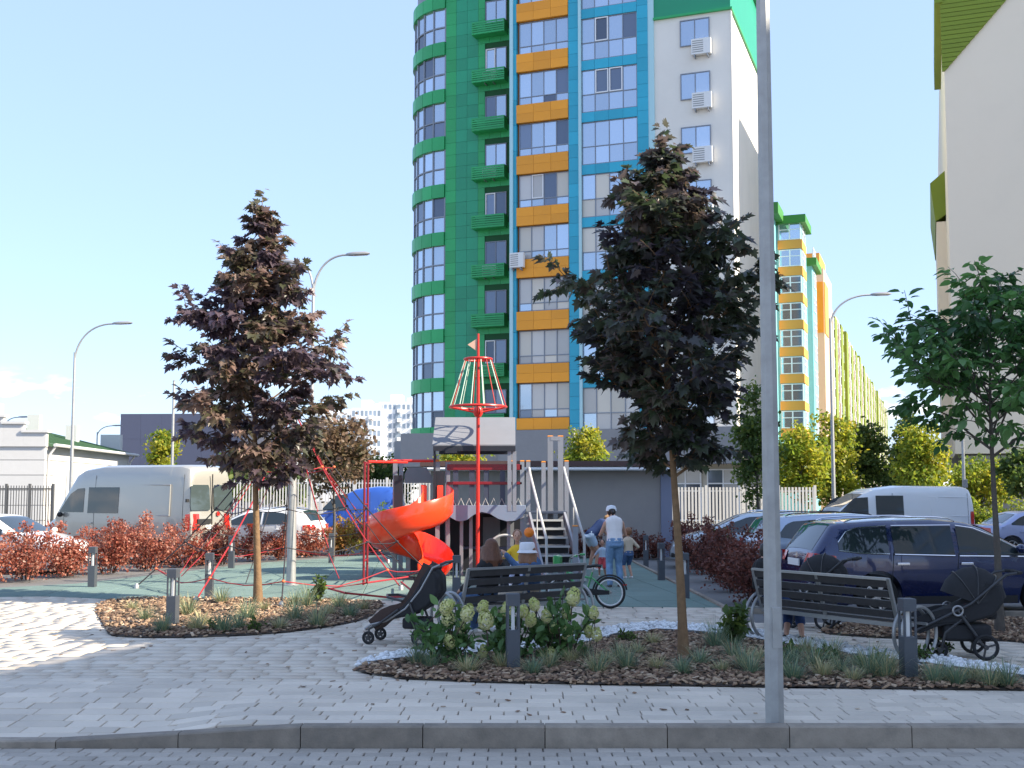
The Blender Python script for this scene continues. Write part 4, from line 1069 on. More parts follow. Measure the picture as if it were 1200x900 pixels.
# ================================================================ vehicles
m_tyre = mat('tyre_rubber', (0.018,0.018,0.019), 0.85)
m_rim = mat('alloy_rim', (0.62,0.62,0.63), 0.3, 0.8)
m_cgl = mat('car_glass', (0.022,0.032,0.036), 0.03, 0.0, coat=0.35, spec=0.6)
m_cin = mat('car_interior', (0.03,0.03,0.032), 0.8)
m_chrome = mat('chrome_trim', (0.75,0.75,0.76), 0.15, 1.0)
m_blk = mat('black_plastic', (0.02,0.02,0.021), 0.55)
m_tail = mat('tail_lamp', (0.55,0.02,0.01), 0.15, coat=1.0)
m_tail2 = mat('tail_lamp_amber', (0.7,0.18,0.02), 0.15, coat=1.0)
m_head = mat('head_lamp', (0.7,0.72,0.74), 0.08, coat=1.0)
m_plate = mat('number_plate', (0.75,0.75,0.72), 0.5)
def paint(name, col, metal=0.3, rough=0.28): return mat(name, col, rough, metal, coat=1.0)

def car(name, label, cat, loc, rz, sp, pm, group=None, plate=True):
    root = thing(name, label, cat, loc, rz, group)
    Ln, W, H = sp['L'], sp['W'], sp['H']; top = sp['top']; belt = sp['belt']; tum = sp.get('tumble', .2)
    xs = set()
    for (a, b) in zip(top, top[1:]):
        d = math.hypot(b[0]-a[0], b[1]-a[1]); n = max(1, int(d/.06))
        for k in range(n+1): xs.add(round(a[0]+(b[0]-a[0])*k/n, 4))
    for w in sp['axles']:
        for k in range(-14, 15): xs.add(round(w + (sp['r']+.07)*math.sin(k/14*math.pi/2), 4))
    xs = sorted(x for x in xs if top[0][0] <= x <= top[-1][0])
    def topz(x):
        # lightly rounded silhouette
        e = .035; return (lerp_tab(top, x-e) + 2*lerp_tab(top, x) + lerp_tab(top, x+e))/4
    xa, xb = top[0][0], top[-1][0]; xm = (xa+xb)/2; hl_ = (xb-xa)/2
    def wx(x):
        q = abs(x-xm)/hl_; return W/2*(1 - .17*q**7 - .05*q**3)
    def side(x, z):
        g = 1.0
        if z > belt: g = 1 - tum*min(1, (z-belt)/(H-belt))
        else:
            u = (belt - z)/(belt - .2); g = 1 - .05*(u-.35)**2*2.2 - (.02 if u > .8 else 0)
        return wx(x)*g
    def low(x):
        zb = lerp_tab(sp['bot'], x)
        for w in sp['axles']:
            ra = sp['r'] + .06
            if abs(x-w) < ra: zb = max(zb, sp['r'] + math.sqrt(max(0, ra*ra-(x-w)**2))*1.0)
        return zb
    ts = [0,.08,.2,.35,.5,.62,.74,.85,.93,.98]
    rings = []
    for x in xs:
        zl, zt = low(x), topz(x); zt = max(zt, zl+.04); pts = [(0,zl),(side(x,zl)*.6,zl)]
        for t in ts:
            z = zl + (zt-zl)*t; y = side(x, z)
            if t > .9: y *= (1 - (.035 if t < .95 else .09))
            pts.append((y, z))
        yy = pts[-1][0]; pts += [(yy*.86, zt+.004), (yy*.5, zt+.018), (0, zt+.024)]
        ring = [(x, y, z) for y, z in pts] + [(x, -y, z) for y, z in pts[-2:0:-1]]
        rings.append(ring)
    body = MB().loft(rings, caps=True).build('body', pm, root, ang=32)
    def spanel(x0, x1, zl, zh, sgn, off=.008, nx=14, nz=5):
        rr = []
        for i in range(nx+1):
            x = x0 + (x1-x0)*i/nx; a, b = zl(x), zh(x)
            rr.append([(x, sgn*(side(x, a+(b-a)*j/nz)+off), a+(b-a)*j/nz) for j in range(nz+1)])
        mb = MB().loft(rr, closed_ring=False)
        if sgn > 0: mb.f = [tuple(reversed(f)) for f in mb.f]
        return mb
    def tpanel(x0, x1, fr, off=.01, nx=12, ny=10):
        rr = []
        for i in range(nx+1):
            x = x0+(x1-x0)*i/nx; zt = topz(x); yw = side(x, zt)*.9*fr
            rr.append([(x, yw*(2*j/ny-1), zt + off + .024*(1-(2*j/ny-1)**2*fr)) for j in range(ny+1)])
        return MB().loft(rr, closed_ring=False)
    for sgn in (-1, 1):
        for wdw in sp['windows']:
            f = lambda tab: (lambda x: lerp_tab(tab, x))
            gl = spanel(wdw['x'][0], wdw['x'][1], f(wdw['lo']), f(wdw['hi']), sgn).build('side_window', sp.get('glass', m_cgl), root)
            if sp.get('chrome'):
                x0, x1 = wdw['x']
                pts = [(x, sgn*(side(x, lerp_tab(wdw['lo'],x))+.012), lerp_tab(wdw['lo'],x)-.015) for x in [x0+(x1-x0)*k/10 for k in range(11)]]
                MB().tube(pts, .011, 5).build('chrome_strip', m_chrome, root)
                pts = [(x, sgn*(side(x, lerp_tab(wdw['hi'],x))+.010), lerp_tab(wdw['hi'],x)+.014) for x in [x0+(x1-x0)*k/12 for k in range(13)]]
                MB().tube(pts, .009, 5).build('chrome_strip', m_chrome, root)
        for xd in sp['doors']:
            z0, z1 = .34, lerp_tab(sp['windows'][0]['lo'], xd) if not sp.get('van') else H*.9
            MB().tube([(xd + .06*(k/8-.5)*(0 if sp.get('van') else 1), sgn*(side(xd, z0+(z1-z0)*k/8)+.001), z0+(z1-z0)*k/8) for k in range(9)], .006, 4, caps=False).build('door_seam', m_blk, root)
        for xh in sp['handles']:
            MB().cbox((xh, sgn*(side(xh,belt-.13)+.02), belt-.15), .2, .035, .035, 0, .008).build('door_handle', m_chrome if sp.get('chrome') else pm, root)
        xmr = sp['mirror']; ym = side(xmr, belt+.05)
        MB().ball((xmr, sgn*(ym+.1), belt+.1), .07, .1, .075, 10, 7).build('mirror', m_blk if sp.get('van') else pm, root)
        # sill and bumper trim
        x0, x1 = sp['axles'][0]+sp['r']+.1, sp['axles'][1]-sp['r']-.1
        spanel(x0, x1, lambda x: low(x)+.01, lambda x: low(x)+.13, sgn, .012).build('sill', m_blk, root)
        for (x0,x1,z0,z1,mm) in sp['tails']:
            spanel(x0, x1, lambda x: z0, lambda x: z1-(x-x0)*.12, sgn, .014, 6, 4).build('tail_lamp', mm, root)
            rt_ = [p for p in top if p[0] < xa + .6]
            def xt(z):
                for (p, q) in zip(rt_, rt_[1:]):
                    if p[1] <= z <= q[1]: return p[0] + (q[0]-p[0])*(z-p[1])/max(1e-6, q[1]-p[1])
                return xa
            rr = []
            for i in range(7):
                z = z0 + (z1-z0)*i/6; rr.append([(xt(z)-.014+.05*(j/6)**3, sgn*side(xa+.15,z)*(.58+.36*j/6), z) for j in range(7)])
            MB().loft(rr, closed_ring=False).build('tail_lamp', mm, root)
        for (x0,x1,z0,z1) in sp['heads']:
            spanel(x0, x1, lambda x: z0, lambda x: z1-(x-x0)*.25, sgn, .012, 6, 4).build('head_lamp', m_head, root)
        # wheels
        for w in sp['axles']:
            r = sp['r']; yc = sgn*(W/2-.13)
            wh = MB().lathe([(r*.66,-.1),(r*.9,-.112),(r*.985,-.08),(r,0),(r*.985,.08),(r*.9,.112),(r*.66,.1)], (w,yc,r), 32, 'y', caps=False).build('wheel', m_tyre, root)
            ri = MB(); o_ = sgn*.085
            ri.lathe([(r*.68,o_),(r*.62,o_*1.0),(r*.6,o_*.2),(r*.12,o_*.15),(r*.0+.001,o_*.15)], (w,yc,r), 28, 'y', caps=False)
            rim = ri.build('rim', m_blk, wh)
            spk = MB(); ns = sp.get('spokes', 5)
            for k in range(ns):
                for dd in ((-.1,.1) if sp.get('double') else (0,)):
                    a = 2*math.pi*k/ns; b = a + dd*1.6
                    spk.beam((w+math.cos(a)*.04, yc+o_*.9, r+math.sin(a)*.04), (w+math.cos(b)*r*.62, yc+o_*.95, r+math.sin(b)*r*.62), r*.1, .03, (0,1,0))
            spk.lathe([(r*.68,o_*1.02),(r*.61,o_*1.04),(r*.6,o_*.7)], (w,yc,r), 28, 'y', caps=False).lathe([(.001,o_*1.15),(.05,o_*1.12),(.055,o_*.6)], (w,yc,r), 14, 'y', caps=False)
            spk.build('spokes', m_rim, wh)
    for key, nm in (('screen','windscreen'),('rear','rear_window')):
        if sp.get(key): tpanel(*sp[key]).build(nm, sp.get('glass', m_cgl), root)
    # bumpers
    MB().cbox((xa+.06, 0, .3), .16, W*.84, .1, 0, .02).build('rear_bumper_trim', m_blk, root, bev=.02)
    MB().cbox((xb-.1, 0, .3), .18, W*.82, .12, 0, .02).build('front_bumper_trim', m_blk, root, bev=.02)
    if plate: MB().cbox((xa-.012, 0, sp.get('plate_z', .78)), .02, .5, .11).build('number_plate', m_plate, root)
    if sp.get('rails'):
        x0, x1 = sp['rails']
        for sgn in (-1,1):
            MB().tube([(x0, sgn*W*.33, topz(x0)+.01)] + [(x0+.12+(x1-x0-.24)*k/8, sgn*W*.335, topz(x0+.12+(x1-x0-.24)*k/8)+.045) for k in range(9)] + [(x1, sgn*W*.33, topz(x1)+.01)], .012, 6).build('roof_rail', sp.get('railmat', m_chrome), root)
    return root

ESTATE = dict(L=4.77, W=1.83, H=1.53, belt=.97, tumble=.2, r=.335, axles=(-1.32,1.43), chrome=True, double=True, spokes=5,
    top=[(-2.36,.48),(-2.39,.62),(-2.36,.82),(-2.29,1.0),(-2.12,1.24),(-1.97,1.44),(-1.86,1.47),(-1.2,1.515),(-.3,1.525),(.25,1.475),(.5,1.40),(1.22,1.03),(1.45,.98),(2.05,.83),(2.26,.70),(2.36,.50)],
    bot=[(-2.4,.36),(-2.2,.24),(-1.9,.2),(1.9,.2),(2.2,.22),(2.4,.3)],
    windows=[dict(x=(-1.93,-1.13), lo=[(-1.93,1.06),(-1.6,1.02),(-1.13,1.005)], hi=[(-1.93,1.16),(-1.8,1.32),(-1.65,1.38),(-1.13,1.42)]),
             dict(x=(-1.05,-.06), lo=[(-1.05,1.0),(-.06,.975)], hi=[(-1.05,1.42),(-.06,1.425)]),
             dict(x=(.02,1.16), lo=[(.02,.97),(1.16,.955)], hi=[(.02,1.42),(.3,1.38),(.6,1.26),(.95,1.08),(1.16,.97)])],
    doors=(-1.09,-.02,1.13), handles=(-.92,.13), mirror=1.0, tails=[(-2.3,-1.98,.84,1.0,m_tail)], heads=[(1.85,2.2,.62,.78)],
    screen=(.42,1.2,.9), rear=(-2.27,-1.96,.82), rails=(-1.75,.1))
HATCH = dict(L=4.2, W=1.76, H=1.47, belt=.95, tumble=.22, r=.31, axles=(-1.25,1.3), spokes=7,
    top=[(-2.07,.45),(-2.1,.62),(-2.06,.88),(-1.98,1.02),(-1.72,1.33),(-1.6,1.41),(-1.0,1.46),(-.3,1.47),(.1,1.43),(.35,1.36),(1.1,1.0),(1.3,.95),(1.85,.8),(2.02,.66),(2.1,.46)],
    bot=[(-2.1,.36),(-1.9,.22),(1.8,.2),(2.1,.28)],
    windows=[dict(x=(-1.45,-.42), lo=[(-1.45,1.03),(-1.2,.99),(-.42,.975)], hi=[(-1.45,1.1),(-1.3,1.27),(-1.05,1.35),(-.42,1.37)]),
             dict(x=(-.34,1.02), lo=[(-.34,.97),(1.02,.95)], hi=[(-.34,1.37),(.1,1.35),(.45,1.22),(.8,1.06),(1.02,.96)])],
    doors=(-.38,1.0), handles=(-.25,-1.0), mirror=.9, tails=[(-2.02,-1.78,.8,.98,m_tail)], heads=[(1.6,1.95,.62,.78)],
    screen=(.3,1.08,.9), rear=(-1.94,-1.62,.82), rails=(-1.4,.0))
SEDAN = dict(L=4.5, W=1.75, H=1.43, belt=.92, tumble=.24, r=.31, axles=(-1.3,1.38), spokes=6,
    top=[(-2.2,.45),(-2.24,.62),(-2.2,.9),(-2.1,.97),(-1.55,1.0),(-1.0,1.33),(-.8,1.39),(-.2,1.43),(.15,1.41),(.4,1.34),(1.1,.98),(1.3,.94),(2.0,.78),(2.18,.64),(2.25,.46)],
    bot=[(-2.25,.36),(-2.0,.22),(1.9,.2),(2.25,.28)],
    windows=[dict(x=(-1.3,-.3), lo=[(-1.3,.99),(-.3,.95)], hi=[(-1.3,1.04),(-1.0,1.22),(-.75,1.31),(-.3,1.34)]),
             dict(x=(-.22,1.02), lo=[(-.22,.95),(1.02,.93)], hi=[(-.22,1.34),(.15,1.31),(.5,1.18),(1.02,.94)])],
    doors=(-.26,1.0), handles=(-.1,-.95), mirror=.92, tails=[(-2.18,-1.95,.74,.92,m_tail)], heads=[(1.75,2.1,.6,.76)],
    screen=(.33,1.08,.9), rear=(-1.5,-1.04,.84))
def van_spec(H, L2, glassrows):
    return dict(L=L2*2, W=2.0, H=H, belt=1.25, tumble=.09, r=.34, axles=(-L2+1.1, L2-1.0), van=True, spokes=8,
    top=[(-L2,.5),(-L2-.02,.9),(-L2+.02,1.5),(-L2+.07,H-.25),(-L2+.16,H-.08),(-L2+.4,H-.02),(L2-2.6,H),(L2-1.75,H-.1),(L2-1.45,H-.25),(L2-.72,1.5),(L2-.6,1.3),(L2-.15,1.08),(L2-.02,.85),(L2+.02,.5)],
    bot=[(-L2,.42),(-L2+.3,.3),(L2-.4,.26),(L2,.32)], windows=glassrows, doors=(-L2+.25, L2-2.35, L2-1.05), handles=(L2-2.2,), mirror=L2-1.0,
    tails=[(-L2+.03,-L2+.16,.95,1.4,m_tail)], heads=[(L2-.55,L2-.12,.85,1.05)], screen=(L2-1.42,L2-.74,.9))

# navy estate car, centre right
pr, pf = Vector((at(1000,726).x, 17.45, 0)), Vector((0,0,0))
th = R(9)
car('estate_car', 'shiny navy blue estate car with roof rails behind the right bench', 'car', (6.98, 19.15, -.02), R(6), ESTATE, paint('navy_paint', (0.005,0.015,0.075), .3, .2))
# silver cars beyond
car('silver_estate_car', 'silver-grey car with a red tail lamp just beyond the navy estate', 'car', (7.3,24.4,-.02), R(6), dict(ESTATE, chrome=False, railmat=m_blk), paint('silver_blue_paint', (0.36,0.42,0.52), .5))
car('silver_hatchback', 'pale silver hatchback facing left beside the grey building corner', 'car', (6.3,30.5,-.02), R(180-6), HATCH, paint('pale_silver_paint', (0.48,0.54,0.6), .5))
# white van at the right
wv = van_spec(2.2, 2.55, [dict(x=(1.0,1.95), lo=[(1.0,1.25),(1.95,1.25)], hi=[(1.0,1.85),(1.45,1.82),(1.95,1.35)]), dict(x=(-.15,.75), lo=[(-.15,1.22),(.75,1.22)], hi=[(-.15,1.9),(.75,1.9)])])
wvan = car('white_van', 'white panel van with one dark side window parked behind the navy car', 'van', (xAt(1036,37)+.3,37.6,-.02), R(180+3), wv, paint('white_paint', (0.74,0.74,0.73), 0, .35))
car('lavender_sedan', 'pale lavender sedan cut by the right picture edge', 'car', (xAt(1138,36)+2.3,36.5,-.02), R(4), SEDAN, paint('lavender_paint', (0.34,0.37,0.55), .4), plate=False)
# left side
a_ = R(150)
Pv = Vector((xAt(219,31.2), 31.2, 0)); fw = Vector((-math.cos(R(30)), math.sin(R(30)), 0)); sd = Vector((.5,.866,0))
lv = van_spec(2.76, 3.0, [dict(x=(1.1,2.15), lo=[(1.1,1.42),(2.15,1.42)], hi=[(1.1,2.12),(1.4,2.1),(1.7,1.95),(2.15,1.46)]), dict(x=(-.35,.92), lo=[(-.35,1.4),(.92,1.4)], hi=[(-.35,2.14),(.92,2.14)])])
m_silv = paint('silver_paint', (0.42,0.40,0.35), .35, .32)
lvan = car('silver_van', 'tall silver panel van with two rear door windows behind the red hedge', 'van', Pv + fw*3.05 + sd*1.0 + Vector((0,0,-.02)), a_, dict(lv, plate_z=.98), m_silv)
# rear doors of the silver van: windows, seam, plate plinth, ribs on the side
X_ = -2.98
for s_ in (-1,1):
    MB().prism([(s_*.10,1.5),(s_*.80,1.5),(s_*.82,1.62),(s_*.78,2.14),(s_*.70,2.2),(s_*.12,2.2),(s_*.08,2.1),(s_*.08,1.56)], 0, .03, lambda u,v,w: (X_-.01-w+(v-1.5)*.075,u,v)).build('rear_window', mat('van_rear_glass',(0.06,0.08,0.08),.08,.1,coat=.3), lvan)
    MB().cbox((X_-.02, s_*.93, 1.72), .05, .1, .09).build('hinge', m_blk, lvan)
MB().box(X_-.035,X_-.012,-.012,.012,.5,2.5).build('door_seam', m_blk, lvan, smooth=False)
MB().cbox((X_-.04,.32,1.12),.05,.5,.14,0,.01).build('plate_lamp_bar', m_blk, lvan)
MB().cbox((X_-.04,-.22,1.34),.04,.1,.12,0,.03).build('badge', m_tail, lvan)
for s_ in (-1,1):
    q = MB()
    for (x0,x1,z0,z1) in ((-2.35,-.55,1.35,2.2),):
        y = s_*(.958); q.tube([(x0,y,z0),(x1,y,z0),(x1,y-s_*.035,z1),(x0,y-s_*.035,z1)], .018, 6, closed=True)
    q.build('side_rib', m_silv, lvan)
# the two seated head-rests seen through its side window
MB().cbox((.35,.2,.9),.16,.5,.75,0,.05).ball((.35,.2,1.78),.09,.16,.13).build('seat', m_cin, lvan)
for s_ in (-1,1):
    q = MB()
    for x0,x1 in ((-2.3,-1.3),(-1.2,-.3)):
        y = s_*.962; q.tube([(x0,y,1.25),(x1,y,1.25),(x1,y-s_*.03,1.85),(x0,y-s_*.03,1.85)], .012, 6, closed=True)
    q.build('side_rib', MATS['white_paint'], wvan)
car('white_sedan', 'white car with its bonnet behind the red hedge at the left edge', 'car', (xAt(20,28.5)-.6,28.9,-.02), R(-14), SEDAN, MATS['white_paint'], plate=False)
rc = car('white_hatchback', 'white and red car seen through the rope net behind the left maple', 'car', (xAt(306,37.5),37.8,-.02), R(166), HATCH, MATS['white_paint'])
m_redp = mat('red_stripe', (0.6,0.07,0.02), .4)
MB().prism([(-.35,.55),(-.1,.55),(.12,1.0),(-.1,1.0)], .885, .9, lambda u,v,w: (u,w,v)).build('stripe', m_redp, rc, smooth=False)
MB().prism([(-1.7,.5),(-1.3,.5),(-1.2,.75),(-1.6,.75)], .885, .9, lambda u,v,w: (u,w,v)).build('stripe', m_redp, rc, smooth=False)
MB().prism([(-1.4,.5),(-1.0,.5),(-.9,.75),(-1.3,.75)], .885, .9, lambda u,v,w: (u,-w,v)).build('stripe', m_redp, rc, smooth=False)
car('blue_van', 'bright blue van parked behind the red climbing posts', 'van', (xAt(420,46),46.5,-.02), R(176), van_spec(2.25,1.75,[dict(x=(.35,1.3), lo=[(.35,1.3),(1.3,1.3)], hi=[(.35,1.95),(.8,1.9),(1.3,1.4)])]), paint('bright_blue_paint', (0.02,0.09,0.42), .1, .35))
# ================================================================ street furniture
m_galv = mat('galvanised_steel', (0.42,0.42,0.41), 0.5, 0.55, var=0.14, vscale=9)
m_pole = mat('pole_grey', (0.36,0.36,0.345), 0.55, 0.35, var=0.16, vscale=7, dirt=(2.0,.35,(.22,.21,.19)))
m_lamph = mat('lamp_head_grey', (0.3,0.3,0.3), 0.5, 0.3)
m_diff = mat('lamp_glass', (0.7,0.7,0.68), 0.2)
m_boll = mat('bollard_grey', (0.085,0.095,0.11), 0.55, 0.3, var=0.1)
m_wood = mat('bench_slat', (0.045,0.042,0.042), 0.55, var=0.2, vscale=12)
m_bsteel = mat('bench_steel', (0.34,0.34,0.33), 0.4, 0.6, var=0.08)

def lamp_post(name, label, loc, H, r0, arms, group='street lamps'):
    """tapered pole; arms = list of (reach x, reach y, rise)"""
    root = thing(name, label, 'street lamp', loc, 0, group)
    MB().tube([(0,0,-.05),(0,0,H*.5),(0,0,H)], [r0, r0*.8, r0*.55], 12).lathe([(r0*1.9,0),(r0*1.9,.03),(r0*1.15,.05),(r0*1.1,.4),(r0,.42)], n=12).build('pole', m_galv, root)
    for (ax, ay, rise) in arms:
        pts = [(0,0,H-.3)]
        for k in range(1, 13):
            t = k/12; pts.append((ax*(t**1.7)*.9 + ax*.1*t, ay*t**1.7, H-.3 + (rise+.3)*(1-(1-t)**2.0)))
        MB().tube(pts, [r0*.5]*4 + [r0*.42]*9, 8).build('arm', m_galv, root)
        e = Vector(pts[-1]); d = (e - Vector(pts[-2])).normalized()
        hd = MB(); L_ = .75; rings = []
        for t, w, h in ((-.05,.05,.05),(.05,.1,.07),(.3,.14,.09),(.8,.15,.08),(1,.08,.03)):
            c = e + d*L_*t; sdv = d.cross(Vector((0,0,1))).normalized(); u = sdv.cross(d)
            rings.append([c+sdv*w*a+u*h*b for a, b in ((-1,-.35),(1,-.35),(1,.2),(.6,.8),(-.6,.8),(-1,.2))])
        hd.loft(rings, caps=True); ho = hd.build('lamp_head', m_lamph, root)
        sdv = d.cross(Vector((0,0,1))).normalized(); u = sdv.cross(d)
        g = [e + d*L_*t + sdv*w - u*.042 for t, w in ((.25,-.1),(.9,-.1),(.9,.1),(.25,.1))]
        MB().add(g, [(0,1,2,3)]).build('lamp_glass', m_diff, ho, smooth=False)
    return root
# the big octagonal pole at the kerb
pp = at(908,846)
kp = thing('kerb_pole', 'tall grey octagonal lamp pole standing on the pavement by the kerb', 'lamp pole', pp, R(10))
MB().tube([(0,0,-.08),(0,0,4.5),(0,0,9.5)], [.083,.068,.05], 8).build('pole', m_pole, kp, ang=20)
MB().tube([(0,0,9.3),(0,-.3,9.9),(0,-1.4,10.3)], .035, 8).build('arm', m_pole, kp)
MB().cbox((0,-1.7,10.25), .28, .7, .1, 0, .03).build('lamp_head', m_lamph, kp)
MB().cbox((0,-.072,.62), .075, .02, .34, 0, .006).build('service_door', m_pole, kp)
def lamp_at(label, px, Y, ytop, arms):
    H = zAt(ytop, Y); return lamp_post('street_lamp', label, (xAt(px,Y),Y,-.03), H, .085, arms)
lamp_at('single-arm street lamp behind the silver van on the left', 83, 46, 412, [((133-88)/px_m(46), 0, (412-378)/px_m(46))])
lamp_at('double-arm street lamp rising behind the left maple', 364, 38, 332, [((408-368)/px_m(38), 0, 1.0), (-.55, 0.1, .75)])
lamp_at('single-arm street lamp in front of the far right blocks', 977, 44, 372, [((1030-980)/px_m(44), 0, .92)])
lamp_at('far small street lamp above the low white building roof', 112, 90, 506, [(1.2,0,.5)])
lamp_at('far small street lamp at the left edge of the picture', 2, 80, 496, [(1.0,0,.45)])
for (px, y0, Y, lab) in ((201,446,50,'thin grey post left of the left maple crown'),(1130,500,42,'thin white post right of the white van')):
    t_ = thing('thin_post', lab, 'post', (xAt(px,Y),Y,-.03), 0)
    MB().tube([(0,0,0),(0,0,zAt(y0,Y))], [.07,.05], 10).build('pole', m_galv, t_)
    MB().lathe([(.12,0),(.12,.02),(.08,.05)], n=10).build('base_flange', m_galv, t_)
    MB().cbox((0,-.09,2.2), .16, .12, .3, 0, .02).build('junction_box', m_lamph, t_)
    MB().lathe([(.055,0),(.06,.02),(.001,.06)], (0,0,zAt(y0,Y)), n=10).build('cap', m_lamph, t_)

# bollards
def make_bollard(loc, rz, label):
    t = thing('bollard', label, 'bollard', loc, rz, 'slotted grey bollards')
    w = .07
    MB().cbox((0,0,-.03), w*2, w*2, .47, 0, .004).build('base', m_boll, t, smooth=False)
    MB().cbox((0,0,.70), w*2, w*2, .13, 0, .006).build('cap', m_boll, t, smooth=False)
    for (x, y) in ((-1,-1),(1,-1),(1,1),(-1,1)): MB().cbox((x*(w-.011), y*(w-.011), .44), .02, .02, .26).build('rod', m_boll, t, smooth=False)
    MB().cbox((0,0,.44), .035, .035, .26).build('lamp_core', m_diff, t, smooth=False)
    return t
bl = [(601,786,'bollard among the hydrangeas in the front bed'),(1065,796,'bollard beside the right bench hoop'),(202,734,'bollard in the left mulch bed'),(245,701,'bollard behind the left bed on the green floor'),(108,688,'bollard at the edge of the green floor by the red hedge'),(271,666,'dark bollard behind the silver van rear'),(388,660,'short bollard standing inside the rope net'),(535,706,'dark bollard next to the left bench end'),(803,701,'bollard at the dark red hedge right of the maple trunk'),(775,680,'bollard second along the dark red hedge'),(757,664,'farthest bollard along the dark red hedge')]
b0 = None
for k, (px, py, lab) in enumerate(bl):
    p = at(px, py); rz = rnd.uniform(-.15,.15)
    if b0 is None: b0 = make_bollard(p, rz, lab)
    else: dup(b0, p, rz, lab)

# benches: slatted seat and back on a steel frame, twin hoops at each end
def make_bench(label, a, b, slat_m, Lm=None):
    """a, b: ground points under the two back ends; the seat lies behind the line as seen from the kerb"""
    a, b = Vector(a), Vector(b); d = b-a; Ln = d.length; rz = math.atan2(d.y, d.x)
    t = thing('park_bench', label, 'bench', (a+b)/2, rz, 'park benches')
    h = Ln/2
    # back leans toward the kerb: top at y=-.10, foot of the back at y=.06; seat from y=.06 to .48
    for i in range(4):
        z = .52 + i*.118; y = .035 - (z-.45)*.28
        MB().beam((-h+.03,y,z),(h-.03,y,z), .026, .085, (0,-.28,1)).build('back_slat', slat_m, t, smooth=False)
    MB().beam((-h,-.105,.93),(h,-.105,.93), .05, .03).build('top_rail', m_bsteel, t, smooth=False)
    for i in range(5):
        y = .1 + i*.092; MB().beam((-h+.02,y,.44),(h-.02,y,.44), .08, .03).build('seat_slat', slat_m, t, smooth=False)
    for x in (-h, 0, h):
        MB().beam((x,.06,.40),(x,-.10,.935), .045, .03, (0,1,0)).build('back_post', m_bsteel, t, smooth=False)
        MB().beam((x,.04,.41),(x,.53,.41), .04, .03).build('seat_bearer', m_bsteel, t, smooth=False)
    MB().beam((-h,.06,.395),(h,.06,.395), .03, .05).build('rear_beam', m_bsteel, t, smooth=False)
    for s_ in (-1, 1):
        for o_ in (0, .11):
            MB().ring((s_*(h+.05+o_), .22, .305), .305, .021, 'x', 32, 8).build('hoop', m_bsteel, t)
        MB().beam((s_*(h-.01),.1,.41),(s_*(h+.18),.1,.41), .03, .03).beam((s_*(h-.01),.34,.41),(s_*(h+.18),.34,.41), .03, .03).build('hoop_bracket', m_bsteel, t, smooth=False)
    return t
bench1 = make_bench('dark slatted bench with two women on it, seen from behind', (-.63,15.15,0), (.98,16.4,0), m_wood)
bench2 = make_bench('long slatted steel bench seen from behind, right of the kerb pole', (3.25,15.2,0), (4.42,13.35,0), m_wood)

# fences
m_fwhite = mat('fence_white', (0.62,0.60,0.56), 0.7); m_fdark = mat('fence_dark', (0.10,0.10,0.10), 0.6)
def fence(label, p0, p1, h, m, n, posts, bw=.05):
    p0, p1 = Vector(p0), Vector(p1); d = p1-p0; Ln = d.length
    t = thing('fence', label, 'fence', p0, math.atan2(d.y,d.x), 'fences')
    for z in (.25, h-.15): blk('rail', m, t, 0, Ln, -.02, .02, z-.03, z+.03)
    for k in range(n): x = Ln*(k+.5)/n; blk('picket', m, t, x-bw/2, x+bw/2, -.045, -.021, .1, h)
    for k in range(posts+1): x = Ln*k/posts; blk('post', m, t, x-.05, x+.05, -.05, .06, -.1, h+.08)
fence('white picket fence behind the silver cars', (xAt(785,46),46,0), (xAt(955,46),46,0), zAt(571,46), m_fwhite, 42, 4, .08)
fence('white railing fence behind the rope net', (xAt(262,48),48,0), (xAt(530,48),48,0), zAt(562,48), m_fwhite, 75, 7, .05)
fence('dark bar fence in front of the low white building', (xAt(-20,52),52,0), (xAt(62,52),52,0), zAt(569,52), m_fdark, 26, 3, .035)
# low concrete blocks by the lavender car
for k, (px, lab) in enumerate(((1142,'concrete block left of the right tree trunk'),(1172,'concrete block right of the right tree trunk'))):
    t = thing('concrete_block', lab, 'concrete block', (xAt(px,33),33,-.02), 0, 'concrete blocks by the road')
    MB().prism([(-.42,0),(.42,0),(.36,.2),(.3,.5),(-.3,.5),(-.36,.2)], -.2, .2, lambda u,v,w: (u,w,v)).build('block', m_kerb, t, bev=.015)
    MB().ring((0,0,.5), .05, .008, 'y', 14, 6).build('lifting_eye', m_galv, t)
# ================================================================ playground
m_pgrey = mat('play_post_grey', (0.27,0.28,0.31), 0.5, 0.2, var=0.06)
m_pred = mat('play_dark_red', (0.22,0.012,0.018), 0.4)
m_pred2 = mat('mast_red', (0.55,0.03,0.02), 0.35)
m_slide = mat('slide_orange_red', (0.90,0.06,0.014), 0.25, coat=0.4)
m_pblk = mat('play_black_panel', (0.02,0.022,0.03), 0.5)
m_pnavy = mat('play_navy_panel', (0.05,0.065,0.10), 0.5)
m_psail = mat('canopy_grey', (0.20,0.205,0.22), 0.6, var=0.05)
m_pwave = mat('wave_panel_blue', (0.22,0.27,0.36), 0.45)
m_rope_w = mat('rope_pale_green', (0.55,0.70,0.55), 0.8)
m_rope_g = mat('rope_grey', (0.45,0.45,0.43), 0.8)
m_tread = mat('stair_tread', (0.06,0.07,0.085), 0.6)
m_ocap = mat('orange_cap', (0.7,0.25,0.03), 0.5)
YS = 27.0; XS = xAt(560, YS)
def lx(px, y=0.0): return xAt(px, YS+y) - XS
def lz(py, y=0.0): return zAt(py, YS+y)
ship = thing('play_ship', 'playground ship with red mast, grey canopy, spiral red slide and stairs', 'play structure', (XS,YS,0), 0)
dz = 1.52
